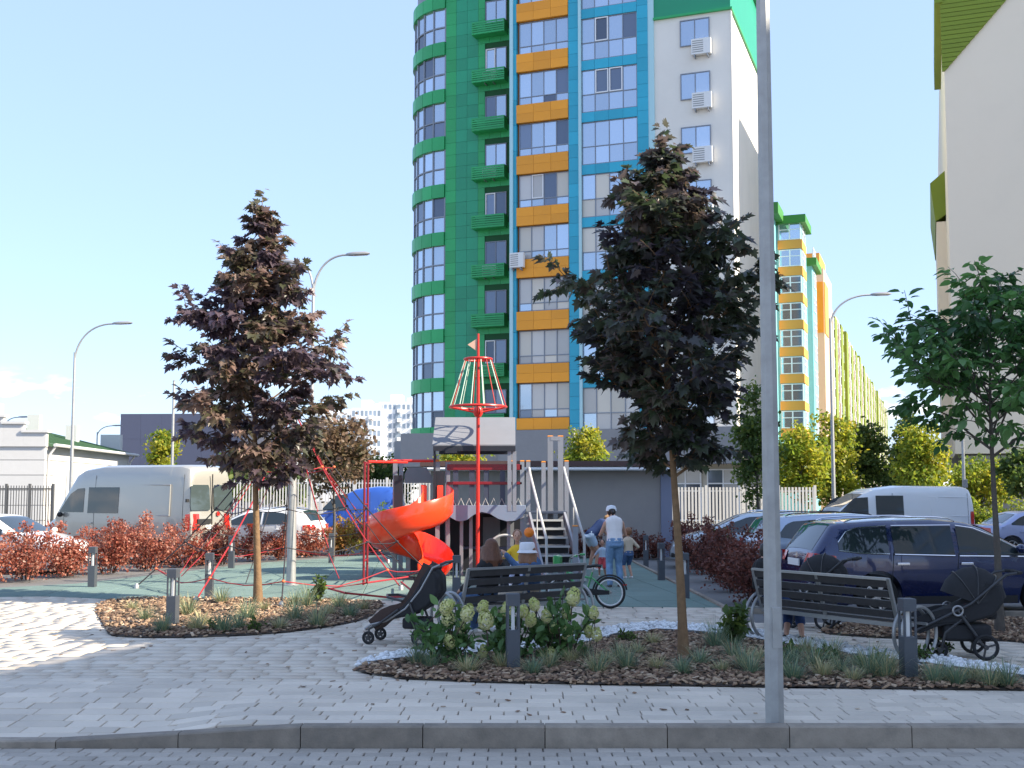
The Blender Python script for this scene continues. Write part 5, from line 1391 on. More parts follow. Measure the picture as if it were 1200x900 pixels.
def post(px, y, ztop, m=m_pgrey, w=.1, cap=True, z0=-.02):
    x = lx(px, y); MB().cbox((x,y,z0), w, w, ztop-z0, 0, .006).build('post', m, ship, smooth=False)
    if cap: MB().cbox((x,y,ztop+.001), w*1.04, w*1.04, .03, 0, .012).build('post_cap', m_ocap, ship, smooth=False)
for px, y, yt in ((463,0,541),(470,1.4,541),(513,0,541),(525,.05,541),(612,.0,541),(619,0,541),(524,1.9,541),(600,1.9,541),(637,.1,542),(664,.1,541)):
    post(px, y, lz(yt, y))
# deck
MB().box(lx(514),lx(618),-.06,1.9,dz-.06,dz).build('deck', m_pnavy, ship, smooth=False, bev=.008)
MB().box(lx(458),lx(514)-.01,-.06,1.5,dz-.06,dz).build('slide_deck', m_pnavy, ship, smooth=False, bev=.008)
MB().box(lx(619),lx(664),-.06,1.0,dz-.06,dz).build('stair_landing', m_pnavy, ship, smooth=False, bev=.008)
MB().box(lx(520),lx(616),-.11,-.062,dz+.03,dz+.07).build('deck_edge', m_rope_g, ship, smooth=False)
# railing
for yy in (0.0, 1.9):
    for (a, b) in ((544,551),(564.5,568)):
        MB().box(lx(524,yy),lx(612,yy),yy-.05,yy+.02,lz(b,yy),lz(a,yy)).build('rail', m_pred, ship, smooth=False, bev=.01)
    for px in (534,553,570,589,603):
        MB().box(lx(px,yy)-.06,lx(px,yy)+.06,yy-.02,yy+.015,dz+.01,lz(551,yy)-.005).build('baluster', m_pnavy, ship, smooth=False)
for k in range(9):
    x0 = lx(526) + k*(lx(612)-lx(526))/9; w = (lx(612)-lx(526))/9
    MB().tube([(x0,-.07,dz+.08),(x0+w/2,-.07,dz+.30),(x0+w,-.07,dz+.08)], .012, 5).build('rope', m_rope_g, ship)
# wave panel under the deck
wave = [(522,592),(522,600),(528,606),(535,610),(541,611),(548,609),(556,603),(565,600),(574,602),(584,608),(594,611),(604,610),(612,606),(616,599),(616,592)]
MB().prism([(lx(x),lz(y)) for x, y in wave], -.16, -.13, lambda u,v,w: (u,w,v)).build('wave_panel', m_pwave, ship, bev=.006)
# below the deck: dark back, light panel, counter
MB().box(lx(514,1.9),lx(612,1.9),1.86,1.9,0,dz-.08).build('back_panel', m_pblk, ship, smooth=False)
MB().box(lx(566,1.5),lx(586,1.5),1.5,1.54,.1,1.35).build('light_panel', m_psail, ship, smooth=False)
MB().box(lx(541),lx(612),.2,.6,.62,.67).build('counter', m_pnavy, ship, smooth=False, bev=.01)
for px in (541, 552, 596): post(px, .15, dz-.08, cap=False, w=.08)
MB().ring((lx(592),-.3,.55), .42, .03, 'y', 16, 8, R(20), R(150)).build('grab_arch', m_rope_g, ship)
# canopy roof
zr_, zf = lz(489,.9), lz(521,-.2)
MB().add([(lx(507),-.2,zf),(lx(604),-.2,zf),(lx(604),.9,zr_),(lx(507),.9,zr_),(lx(507),2.1,zf),(lx(604),2.1,zf),
          (lx(507),-.2,zf-.03),(lx(604),-.2,zf-.03),(lx(604),.9,zr_-.03),(lx(507),.9,zr_-.03),(lx(507),2.1,zf-.03),(lx(604),2.1,zf-.03)],
         [(0,1,2,3),(3,2,5,4),(9,8,7,6),(10,11,8,9),(0,6,7,1),(4,5,11,10),(1,7,8,2),(2,8,11,5),(0,3,9,6),(3,4,10,9)]).build('canopy', m_psail, ship, smooth=False)
for yy in (-.17, 2.05): MB().box(lx(508),lx(604),yy-.04,yy+.04,zf-.15,zf-.035).build('canopy_beam', m_pblk, ship, smooth=False)
MB().box(lx(522),lx(536),-.26,-.22,zf-.2,zf-.08).build('lamp_box', m_pblk, ship, smooth=False)
for px, yy in ((509,-.15),(510,2.0)): MB().cbox((lx(px,yy),yy,dz),.05,.05,zf-.15-dz).build('canopy_post', m_pblk, ship, smooth=False)
for px, yy in ((597,-.12),(603,-.12),(600,2.0)): MB().cbox((lx(px,yy),yy,dz),.09,.09,zf-.15-dz).build('canopy_post', m_pgrey, ship, smooth=False)
# mast, crow's nest and ropes
mx = lx(560,-.28); my = -.28; zm = lz(391,my); zn = lz(421,my); zs_ = lz(480,my)
MB().tube([(mx,my,0),(mx,my,zs_),(mx,my,zm)], [.044,.042,.026], 12).build('mast', m_pred2, ship)
MB().ring((mx,my,zn), .32, .028, 'z', 24, 8).tube([(mx-.32,my,zn),(mx+.32,my,zn)], .02, 6).tube([(mx,my-.32,zn),(mx,my+.32,zn)], .02, 6).build('crow_ring', m_pred2, ship)
MB().ring((mx,my,zs_+.06), .66, .03, 'z', 28, 8).tube([(mx-.66,my,zs_+.06),(mx,my,zs_-.08),(mx+.66,my,zs_+.06)], .025, 6).tube([(mx,my-.66,zs_+.06),(mx,my,zs_-.08),(mx,my+.66,zs_+.06)], .025, 6).build('spreader_ring', m_pred2, ship)
MB().lathe([(.07,-.12),(.11,-.05),(.11,.06),(.07,.12)], (mx,my,zs_-.05), 12).build('mast_collar', m_pred2, ship)
for k in range(14):
    a = 2*math.pi*k/14
    MB().tube([(mx+.31*math.cos(a),my+.31*math.sin(a),zn),(mx+.66*math.cos(a),my+.66*math.sin(a),zs_+.06)], .012, 5).build('mast_rope', m_rope_w if k % 4 else mat('rope_red', (0.5,.05,.04), .8), ship)
MB().prism([(0,0),(-.22,-.14),(-.02,-.28)], -.006, .006, lambda u,v,w: (mx-.03+u,my+w,zm-.12+v)).build('pennant', mat('pennant_cloth', (0.7,0.45,0.32), .8), ship, smooth=False)
# spiral slide
sx, sy, rm, hw = lx(482,-.8), -.95, .62, .33
th0, th1 = R(35), R(-368); ns = 44; rings_o = []; rim = []
for k in range(ns+1):
    t = k/ns; th = th0 + (th1-th0)*t
    zb = (1.54 - 1.38*(t**.92)); wall = .58 if t < .8 else .58-.3*(t-.8)/.2
    ring = []
    prof_ = [(-hw,wall),(-hw-.015,wall+.02),(-hw-.03,wall),(-hw-.02,.12),(-hw+.10,-.03),(0,-.05),(hw-.10,-.03),(hw+.02,.12),(hw+.03,wall),(hw+.015,wall+.02),(hw,wall),(hw-.02,.14),(hw-.12,.015),(0,0),(-hw+.12,.015),(-hw+.02,.14)]
    for (q, z) in prof_:
        rr = rm + q; ring.append((sx + rr*math.cos(th), sy + rr*math.sin(th), zb + z))
    rings_o.append(ring)
# straight run-out toward the viewer
th = th1; d = Vector((math.sin(th), -math.cos(th), 0)); zb = 1.5-1.34
for k in (1,2,3):
    rings_o.append([(p[0]+d.x*.14*k, p[1]+d.y*.14*k, p[2]-.012*k-(.03 if k == 3 else 0)) for p in rings_o[ns]])
MB().loft(rings_o, caps=True).build('slide', m_slide, ship, ang=50)
MB().cbox((sx-.1,sy+.62,-.02),.09,.09,.55).build('slide_column', m_pgrey, ship, smooth=False)
for px in (497, 516): MB().cbox((lx(px),-.08,dz), .14, .05, .62, 0, .03).build('slide_entry_wall', m_slide, ship, bev=.02)
for px in (471,): MB().box(lx(462),lx(472),-.07,-.03,dz,lz(557)).build('black_panel', m_pblk, ship, smooth=False)
MB().box(lx(509),lx(521),-.09,-.055,dz-.25,lz(552)).build('black_panel', m_pblk, ship, smooth=False)
MB().box(lx(472),lx(512),.9,.94,.05,dz-.07).build('black_panel', m_pblk, ship, smooth=False)
hx, hz_ = lx(490,.88), lz(606,.88)
MB().ring((hx,.88,hz_), .13, .025, 'y', 20, 8).tube([(hx-.13,.88,hz_),(hx+.13,.88,hz_)], .014, 6).tube([(hx,.88,hz_-.13),(hx,.88,hz_+.13)], .014, 6).build('porthole_frame', m_rope_g, ship)
MB().lathe([(.13,0),(.001,0)], (hx,.89,hz_), 20, 'y', caps=False).build('porthole_disc', mat('porthole_pale', (0.6,0.62,0.58), .4), ship)
MB().tube([(lx(458),0,lz(541)+.02),(lx(514),0,lz(541)+.02)], .035, 8).build('top_rail', m_pred2, ship)
MB().prism([(lx(474,1.3),lz(566,1.3)),(lx(507,1.3),lz(566,1.3)),(lx(507,1.3),lz(560,1.3)),(lx(500,1.3),lz(548,1.3)),(lx(478,1.3),lz(548,1.3)),(lx(474,1.3),lz(556,1.3))], 1.28, 1.32, lambda u,v,w: (u,w,v)).build('back_shield', m_psail, ship, bev=.006)
# stairs toward the viewer
n_t = 7; xa_, xb_ = lx(639)-.34, lx(639)+.40
for k in range(n_t):
    z = dz - (k+1)*dz/(n_t+1); y = -.22 - k*.26; sh = .04*k
    MB().box(xa_+sh,xb_+sh,y-.14,y+.12,z-.035,z).build('tread', m_tread, ship, smooth=False)
    MB().box(xa_+sh,xb_+sh,y-.165,y-.142,z-.04,z+.006).build('tread_nosing', m_rope_g, ship, smooth=False)
    MB().box(xa_+sh+.03,xb_+sh-.03,y+.10,y+.118,z-dz/(n_t+1)+.01,z-.04).build('riser', m_pblk, ship, smooth=False)
for xq in (xa_-.04, xb_+.04):
    MB().beam((xq,-.06,dz-.1),(xq+.32,-2.1,.02), .05, .2).build('stringer', m_pgrey, ship, smooth=False)
    MB().tube([(xq,-.02,lz(548)),(xq+.02,-.3,lz(556)),(xq+.34,-2.1,.95),(xq+.35,-2.15,.05)], .03, 8).build('handrail', m_rope_g, ship)
    MB().tube([(xq+.16,-1.1,.72),(xq+.16,-1.1,1.62)], .018, 6).build('handrail_stay', m_rope_g, ship)
for px, yy, yt in ((645,.6,512),(657,.6,512)): post(px, yy, lz(yt,yy), w=.13, cap=True)
MB().beam((lx(645,.6),.6,lz(514,.6)),(lx(657,.6),.6,lz(514,.6)),.14,.1).build('gate_lintel', m_pgrey, ship, smooth=False)
post(674, -2.0, lz(617,-2.0), w=.12)
# red inverted-U climbing frame left of the slide
cl = thing('climbing_frame', 'dark red tubular climbing frame with two posts left of the slide', 'climbing frame', (xAt(431,25.2),25.2,0), 0)
zt2 = zAt(541,25.2)
for k, y in ((0,0),(1,-.9)):
    MB().tube([(.04*k,y,-.02),(.04*k,y,zt2-.05)], .025, 8).build('post', m_pred, cl)
MB().tube([(0,0,zt2),(.75,1.2,zt2+.02)], .03, 8).build('top_bar', m_pred2, cl)
MB().tube([(.0,0,zt2-.05),(.04,-.9,zt2-.05)], .032, 8).build('cross_bar', m_pred, cl)
for k in range(4): MB().tube([(0,0,.5+.4*k),(.04,-.9,.5+.4*k)], .018, 6).build('rung', m_pred, cl)
# rope net on a grey mast
nm = at(341,686); net = thing('rope_climbing_net', 'red and black rope climbing net stretched round a grey steel mast', 'climbing net', nm, 0)
MB().tube([(0,0,-.02),(0,0,4.1)], [.10,.085], 14).lathe([(.16,0),(.16,.02),(.1,.03)], n=14).build('mast', m_galv, net)
m_rr = mat('rope_crimson', (0.36,0.02,0.03), .8); m_rb = mat('rope_black', (0.03,0.025,0.03), .8); m_node = mat('rope_joint', (0.75,0.16,0.05), .5)
an = [at(160,690), at(230,706), at(330,712), at(470,692), at(520,690), at(455,660), at(330,655), at(215,662)]
an = [Vector((p.x-nm.x, p.y-nm.y, .05)) for p in an]
top_ = Vector((0,0,3.7)); nA = len(an); lev = (.28,.5,.70,.88); pts = {}
for i, a in enumerate(an):
    for j, t in enumerate(lev):
        p = top_.lerp(a, t); p.z -= .25*math.sin(t*math.pi); pts[(i,j)] = p
    seq = [top_] + [pts[(i,j)] for j in range(4)] + [a]
    MB().tube(seq, .014, 5).build('main_rope', m_rr if i % 2 else m_rb, net)
    MB().lathe([(.05,-.05),(.05,.02),(.02,.06)], tuple(a), 8).build('anchor', m_galv, net)
for j in range(4):
    for i in range(nA):
        a, b = pts[(i,j)], pts[((i+1)%nA,j)]; mid = (a+b)/2; mid.z -= .10*(b-a).length*.6
        MB().tube([a,a.lerp(mid,.5)+Vector((0,0,-.02)),mid,mid.lerp(b,.5)+Vector((0,0,-.02)),b], .010, 5).build('ring_rope', m_rr if j in (0,3) else m_rb, net)
        MB().ball(tuple(a), .035, .035, .03, 8, 5).build('rope_joint', m_node if j in (0,3) else m_rb, net)
        if j < 3:
            MB().tube([mid, (pts[(i,j+1)]+pts[((i+1)%nA,j+1)])/2 + Vector((0,0,-.06))], .009, 5).build('link_rope', m_rb if i % 2 else m_rr, net)
# loose low ropes near the slide
for k, seq in enumerate(([(372,686),(405,695),(455,700),(510,697)],[(385,690),(430,683),(478,676)],[(470,682),(492,700)])):
    P_ = [at(x, y, .14+.2*(i % 2)) for i, (x, y) in enumerate(seq)]; P_ = [Vector((p.x-nm.x,p.y-nm.y,p.z)) for p in P_]
    MB().tube(P_, .018, 6).build('low_rope', m_rr, net)

# ================================================================ pushchairs, bicycle
m_fab = mat('black_fabric', (0.018,0.018,0.02), 0.85, var=0.2, vscale=30)
m_fabb = mat('brown_fabric', (0.05,0.028,0.022), 0.8, var=0.2, vscale=30)
m_frm = mat('dark_frame', (0.06,0.06,0.062), 0.35, 0.5)
m_frs = mat('silver_frame', (0.35,0.34,0.33), 0.35, 0.7)
def wheel_simple(parent, c, r, w=.035, spokes=5):
    o = MB().ring(c, r-.018, .018, 'y', 24, 8).build('wheel', m_tyre, parent)
    q = MB()
    for k in range(spokes):
        a = 2*math.pi*k/spokes+.3; q.beam(c, (c[0]+math.cos(a)*(r-.02), c[1], c[2]+math.sin(a)*(r-.02)), .02, .022, (0,1,0))
    q.lathe([(.028,-.03),(.03,0),(.028,.03)], c, 10, 'y'); q.ring(c, r-.034, .008, 'y', 20, 6); q.build('wheel_hub', m_frm, o)
def shell(parent, name, prof, th, w0, m, side=.09):
    """a curved fabric trough: profile in x,z; th thickness; half-width w0"""
    rings = []
    for i, (x, z) in enumerate(prof):
        a = prof[max(i-1,0)]; b = prof[min(i+1,len(prof)-1)]; d = Vector((b[0]-a[0],0,b[1]-a[1])).normalized(); n = Vector((-d.z,0,d.x))
        if n.z < 0: n = -n
        r_ = []
        for (y, h) in ((-w0,side),(-w0+.02,side),(-w0*.75,.02),(0,0),(w0*.75,.02),(w0-.02,side),(w0,side),(w0,-th),(0,-th-.01),(-w0,-th)):
            r_.append((x+n.x*h, y, z+n.z*h))
        rings.append(r_)
    return MB().loft(rings, caps=True).build(name, m, parent, ang=50)
def pushchair_a(label, loc, rz):
    """light pushchair: reclined seat, hood folded back; faces -x"""
    t = thing('pushchair', label, 'pushchair', loc, rz, 'pushchairs')
    for s in (-1,1):
        y = s*.2
        MB().tube([(.50,y,1.02),(.40,y,.98),(.24,y,.70),(.04,y,.46),(-.22,y,.30),(-.42,y,.25),(-.5,y,.2)], .014, 8).build('frame_tube', m_frs, t)
        MB().tube([(.10,y*1.15,.55),(.2,y*1.2,.3),(.24,y*1.25,.12)], .016, 8).build('rear_leg', m_frm, t)
        MB().tube([(-.05,y*1.1,.45),(-.3,y*1.1,.27),(-.44,y*1.1,.2),(-.45,y*1.1,.1)], .016, 8).build('front_leg', m_frm, t)
        wheel_simple(t, (-.45,y*1.1,.085), .085); wheel_simple(t, (.25,y*1.3,.115), .115)
    MB().tube([(.50,-.2,1.02),(.56,-.15,1.05),(.56,.15,1.05),(.50,.2,1.02)], .018, 8).build('handle', m_frm, t)
    MB().tube([(-.5,-.2,.2),(-.53,-.1,.17),(-.53,.1,.17),(-.5,.2,.2)], .014, 8).build('foot_bar', m_frs, t)
    shell(t, 'seat', [(.36,1.0),(.26,.80),(.14,.58),(.02,.44),(-.14,.40),(-.24,.36),(-.40,.22)], .05, .19, m_fabb, .1)
    MB().tube([(0,-.22,.56),(-.2,-.2,.60),(-.28,0,.61),(-.2,.2,.60),(0,.22,.56)], .017, 8).build('bumper_bar', m_frm, t)
    # hood ribs and cloth behind the head
    rr = []
    for k in range(7):
        a = R(70 - k*26); r_ = .27; ring = []
        for j in range(9):
            b = math.pi*j/8; ring.append((.22 + r_*math.cos(a)*math.sin(b)*1.0, .21*math.cos(b), .74 + r_*math.sin(a)*math.sin(b)*1.05 + .02))
        rr.append(ring)
    MB().loft(rr, closed_ring=False).build('hood', m_fab, t)
    MB().box(-.02,.3,-.17,.17,.2,.34).build('basket', m_fab, t, bev=.03)
    MB().prism([(.34,1.0),(.46,.86),(.47,.66),(.34,.5),(.14,.38),(-.1,.33),(-.16,.40),(0,.5),(.14,.66),(.25,.85)], -.205, .205, lambda u,v,w:(u,w,v)).build('seat_shell', m_fab, t, bev=.03)
    MB().cbox((-.2,0,.40),.2,.3,.035,R(0),.01).build('blanket', mat('pale_blanket',(0.5,0.45,0.44),.9), t, bev=.01)
    return t
pa = pushchair_a('black and brown pushchair with silver frame standing left of the hydrangeas', at(466,757)+Vector((.1,.25,0)), R(-14))
def pushchair_b(label, loc, rz):
    """sturdy black pushchair with a big hood; faces -x"""
    t = thing('pushchair', label, 'pushchair', loc, rz, 'pushchairs')
    for s in (-1,1):
        y = s*.24
        MB().tube([(.62,y,1.0),(.5,y,.98),(.1,y,.64),(-.25,y,.46),(-.52,y,.33)], .017, 8).build('frame_tube', m_frm, t)
        MB().tube([(-.05,y,.56),(.12,y,.32),(.22,y,.16)], .02, 8).build('rear_leg', m_frm, t)
        MB().tube([(.05,y*.9,.5),(-.18,y*.8,.3),(-.22,y*.7,.12)], .02, 8).build('front_leg', m_frm, t)
        wheel_simple(t, (.24,s*.29,.15), .15, spokes=3); wheel_simple(t, (-.24,s*.16,.095), .095, spokes=3)
        MB().ring((-.05,y*1.08,.56), .055, .012, 'y', 18, 6).build('joint_ring', m_frs, t)
    MB().tube([(.62,-.24,1.0),(.68,-.18,1.0),(.68,.18,1.0),(.62,.24,1.0)], .02, 8).build('handle', m_fab, t)
    MB().tube([(.24,-.28,.15),(.24,.28,.15)], .015, 8).build('axle', mat('axle_blue',(.05,.06,.12),.4,.4), t)
    shell(t, 'seat', [(.38,.82),(.24,.62),(.06,.48),(-.18,.46),(-.32,.42),(-.5,.34)], .06, .22, m_fab, .12)
    rr = []
    for k in range(9):
        a = R(10 + k*19); ring = []
        for j in range(11):
            b = math.pi*j/10; s_ = math.sin(b)**.6
            ring.append((.18 + .40*math.cos(a)*s_*.95, .235*math.cos(b), .64 + .42*math.sin(a)*s_))
        rr.append(ring)
    MB().loft(rr, closed_ring=False).build('hood', m_fab, t)
    for k in (2,4,6):
        a = R(10+k*19); MB().tube([(.18+.41*math.cos(a)*(math.sin(math.pi*j/10)**.6)*.95, .24*math.cos(math.pi*j/10), .64+.43*math.sin(a)*(math.sin(math.pi*j/10)**.6)) for j in range(11)], .007, 5).build('hood_rib', m_frm, t)
    MB().box(-.2,.34,-.21,.21,.2,.4).build('basket', m_fab, t, bev=.04)
    MB().prism([(.44,.86),(.48,.66),(.36,.5),(.1,.42),(-.3,.38),(-.34,.48),(-.1,.58),(.1,.66),(.3,.84)], -.225, .225, lambda u,v,w:(u,w,v)).build('seat_shell', m_fab, t, bev=.03)
    MB().box(.3,.42,-.16,.16,.45,.8).build('back_bag', m_fab, t, bev=.04)
    return t
pb_ = pushchair_b('large black pushchair with a full hood on the path at the right edge', at(1140,774)+Vector((-.05,.3,0)), R(-8))
pushchair_b('black pushchair half hidden behind the right bench', (xAt(950,16.5),16.6,0), R(-25))
# the green child bicycle
bk = thing('child_bicycle', 'green and black child bicycle standing right of the left bench', 'bicycle', at(716,713)+Vector((-.42,.12,0)), R(-16))
m_bgr = mat('bike_green', (0.03,0.26,0.07), 0.35, coat=.6); m_wr = mat('white_rim', (0.75,0.75,0.74), 0.4)
rB = .265
for x in (.42, -.43):
    o = MB().ring((x,0,rB), rB-.02, .022, 'y', 36, 8).build('wheel', m_tyre, bk)
    MB().ring((x,0,rB), rB-.05, .013, 'y', 36, 6).build('rim', m_wr, o)
    q = MB()
    for k in range(16):
        a = 2*math.pi*k/16; q.tube([(x,.02*(-1)**k,rB),(x+math.cos(a)*(rB-.05),0,rB+math.sin(a)*(rB-.05))], .0025, 4, caps=False)
    q.lathe([(.025,-.04),(.025,.04)], (x,0,rB), 10, 'y').build('spokes', m_frs, o)
MB().ring((.42,0,rB), rB+.025, .016, 'y', 20, 6, R(10), R(170)).build('mudguard', m_fab, bk)
q = MB(); q.tube([(.12,0,.6),(.02,0,.27)], .018, 8).tube([(.09,0,.5),(-.32,0,.58)], .02, 8).tube([(.02,0,.27),(-.32,0,.52)], .022, 8)
q.tube([(.42,.05,rB),(.1,.03,.52)], .011, 6).tube([(.42,-.05,rB),(.1,-.03,.52)], .011, 6).tube([(.42,.05,rB),(.02,.03,.27)], .012, 6).tube([(.42,-.05,rB),(.02,-.03,.27)], .012, 6)
q.tube([(-.29,0,.68),(-.34,0,.48)], .022, 8).build('frame', m_bgr, bk)
MB().tube([(-.34,.05,.48),(-.43,.05,rB)], .012, 6).tube([(-.34,-.05,.48),(-.43,-.05,rB)], .012, 6).tube([(-.34,-.05,.48),(-.34,.05,.48)], .016, 6).build('fork', m_frs, bk)
MB().tube([(.12,0,.58),(.14,0,.68)], .013, 6).build('seat_post', m_frs, bk)
MB().loft([[(x,-w,z),(x,0,z+.02),(x,w,z),(x,0,z-.03)] for x, w, z in ((.27,.07,.71),(.2,.08,.72),(.08,.04,.70),(.0,.02,.69))], caps=True).build('saddle', m_fab, bk)
MB().tube([(-.29,0,.66),(-.27,0,.82),(-.2,-.12,.88),(-.12,-.24,.88)], .012, 6).tube([(-.27,0,.82),(-.2,.12,.88),(-.12,.24,.88)], .012, 6).build('handlebar', m_frs, bk)
for s in (-1,1): MB().tube([(-.14,s*.2,.88),(-.08,s*.3,.88)], .019, 8).build('grip', m_bgr, bk)
MB().loft([[(x,-w,z0),(x,w,z0),(x,w,z1),(x,-w,z1)] for x, w, z0, z1 in ((-.42,.1,.62,.86),(-.5,.13,.64,.88),(-.54,.12,.68,.86))], caps=True).build('front_basket', m_bgr, bk, bev=.015)
MB().lathe([(.07,-.05),(.075,-.04),(.07,-.03)], (.02,0,.27), 18, 'y').tube([(.02,-.05,.27),(.12,-.08,.2)], .01, 6).tube([(.02,.05,.27),(-.08,.08,.34)], .01, 6).build('crank', m_frm, bk)
for (x, y, z) in ((.12,-.11,.2),(-.08,.11,.34)): MB().cbox((x,y,z-.01),.08,.07,.02).build('pedal', m_fab, bk, smooth=False)
MB().prism([(.42,.30),(.05,.33),(.0,.30),(.0,.24),(.05,.21),(.42,.235)], -.062, -.052, lambda u,v,w:(u,w,v)).build('chain_guard', m_fab, bk)
MB().prism([(-.03,.02),(.05,.03),(.05,.05),(-.03,.045)], -.01, .01, lambda u,v,w:(.66+u,w,.36+v)).build('reflector', m_tail, bk)
# ================================================================ people
def remesh_obj(name, mb, m, parent, vox=.014, smooth_it=4):
    me = mb.mesh(name, smooth=False); o = bpy.data.objects.new(name, me); COL.objects.link(o)
    r = o.modifiers.new('r', 'REMESH'); r.mode = 'VOXEL'; r.voxel_size = vox; r.use_smooth_shade = True
    s = o.modifiers.new('s', 'SMOOTH'); s.factor = .5; s.iterations = smooth_it
    dg = bpy.context.evaluated_depsgraph_get(); dg.update()
    nm = bpy.data.meshes.new_from_object(o.evaluated_get(dg)); nm.name = name
    bpy.data.objects.remove(o); bpy.data.meshes.remove(me)
    nm.polygons.foreach_set('use_smooth', [True]*len(nm.polygons))
    nm.materials.clear()
    return _link(name, nm, m, parent)
def ik(a, b, l1, l2, pole):
    a, b, pole = Vector(a), Vector(b), Vector(pole); d = b-a; L_ = min(d.length, (l1+l2)*.999)
    if L_ < 1e-4: return a
    u = d.normalized(); x = (l1*l1 - l2*l2 + L_*L_)/(2*L_); h = math.sqrt(max(0, l1*l1-x*x))
    n = pole - u*pole.dot(u); n = n.normalized() if n.length > 1e-5 else u.orthogonal()
    return a + u*x + n*h
def limb(mb, pts, rs, sub=3):
    P_, R_ = [], []
    for i in range(len(pts)-1):
        for k in range(sub):
            t = k/sub; P_.append(Vector(pts[i]).lerp(Vector(pts[i+1]), t)); R_.append(rs[i]+(rs[i+1]-rs[i])*t)
    P_.append(Vector(pts[-1])); R_.append(rs[-1])
    mb.tube(P_, R_, 10); mb.ball(tuple(P_[0]), R_[0], nu=10, nv=6); mb.ball(tuple(P_[-1]), R_[-1], nu=10, nv=6)
    for i in range(1, len(pts)-1): mb.ball(tuple(Vector(pts[i])), rs[i], nu=10, nv=6)
m_skin = mat('skin', (0.52,0.29,0.20), 0.55, var=0.05, vscale=20)
m_eye = mat('eye_dark', (0.02,0.015,0.012), 0.3)
def person(label, loc, rz, H, pelvis, chest, head, hands, feet, wear, hair, hat=None, k=1.0, group='people in the square', poles=None, bare=0.0):
    """faces +y locally; joints in metres for the given height; wear = dict(top=(material, sleeve 0..1), legs=(material, length 0..1), shoes=material)"""
    t = thing('person', label, 'person', loc, rz, group); s = H/1.68
    pv, ch, hd = Vector(pelvis), Vector(chest), Vector(head)
    spine = (ch-pv).normalized(); rt = Vector((1,0,0))
    fwd = rt.cross(spine)*-1 if False else spine.cross(rt)*-1
    fwd = Vector((0, spine.z, -spine.y))
    sh = [ch + rt*(sg*.165*s) + spine*(-.02*s) for sg in (-1,1)]; hp = [pv + rt*(sg*.085*s) for sg in (-1,1)]
    body = MB()
    mid = pv.lerp(ch,.5)
    def ell(c, rx, ry, rz_): body.ball(tuple(c), rx*s, ry*s, rz_*s, 14, 8)
    limb(body, [pv, mid, ch], [.115*s,.10*s,.115*s]); 
    for sg in (-1,1): limb(body, [pv+rt*(sg*.05*s), mid+rt*(sg*.04*s), ch+rt*(sg*.07*s)], [.10*s,.085*s,.095*s])
    nk = ch + spine*.10*s; limb(body, [ch, nk, hd], [.06*s,.05*s,.06*s])
    hr = .098*s*k; up = (hd-nk).normalized()
    body.ball(tuple(hd+Vector((0,0,.02*s))), hr*.80, hr*.98, hr*1.15, 16, 12)
    body.ball(tuple(hd+fwd*hr*.25+Vector((0,0,-hr*.62))), hr*.55, hr*.6, hr*.5, 12, 8)
    hf = Vector((0,1,0))
    body.ball(tuple(hd+hf*hr*1.0+Vector((0,0,-.1*hr))), hr*.14, hr*.2, hr*.24, 8, 6)
    for sg in (-1,1): body.ball(tuple(hd+rt*(sg*hr*.84)), hr*.12, hr*.2, hr*.28, 8, 6)
    L1, L2, A1, A2 = .42*s, .43*s, .28*s, .25*s
    el, kn, wr, an = [], [], [], []
    for i in (0,1):
        pol = (poles or {}).get('knee', (0,1,.1)); kk = ik(hp[i], feet[i], L1, L2, pol); kn.append(kk)
        ft = Vector(feet[i]); d = ft-kk; ft = kk + d.normalized()*min(d.length, L2*1.02); an.append(ft)
        limb(body, [hp[i], hp[i].lerp(kk,.5), kk, kk.lerp(ft,.35), ft], [.088*s,.078*s,.054*s,.055*s,.036*s])
        tq = (poles or {}).get('toe', Vector((0,1,0)))
        limb(body, [ft+Vector((0,0,-.03*s)), ft+Vector(tq)*.08*s+Vector((0,0,-.05*s)), ft+Vector(tq)*.16*s+Vector((0,0,-.055*s))], [.036*s,.036*s,.026*s])
        pol = (poles or {}).get('elbow', (0,-.6,-.6)); ee = ik(sh[i], hands[i], A1, A2, (pol[0]+(.5 if i else -.5),pol[1],pol[2])); el.append(ee)
        h = Vector(hands[i]); d = h-ee; h = ee + d.normalized()*min(d.length, A2*1.02); wr.append(h)
        limb(body, [sh[i], sh[i].lerp(ee,.5), ee, ee.lerp(h,.4), h], [.055*s,.044*s,.036*s,.036*s,.024*s])
        fd = (h-ee).normalized(); sd = fd.cross(Vector((0,0,1))); sd = sd.normalized() if sd.length > .1 else rt.copy()
        limb(body, [h, h+fd*.05*s], [.03*s,.03*s])
        for q, (o_, l_) in enumerate(((-.026,.06),(-.009,.075),(.009,.072),(.026,.055))):
            b_ = h + fd*.07*s + sd*o_*s
            body.tube([b_, b_+fd*l_*.55*s+Vector((0,0,-.006*s)), b_+fd*l_*s+Vector((0,0,-.02*s))], [.009*s,.009*s,.007*s], 6)
        body.tube([h+fd*.02*s+sd*(.028*s), h+fd*.05*s+sd*.05*s, h+fd*.075*s+sd*.05*s], [.011*s,.010*s,.008*s], 6)
    remesh_obj('body', body, m_skin, t, .011*s+.002, 3)
    # clothing
    tm, sl = wear['top'][:2]; c = MB(); e = .022*s
    limb(c, [pv+spine*(.035*s), mid, ch+spine*(.015*s)], [.125*s+e,.11*s+e,.115*s+e])
    for sg in (-1,1): limb(c, [pv+spine*(.03*s)+rt*(sg*.055*s), mid+rt*(sg*.045*s), ch+rt*(sg*.075*s)], [.10*s+e,.09*s+e,.095*s+e])
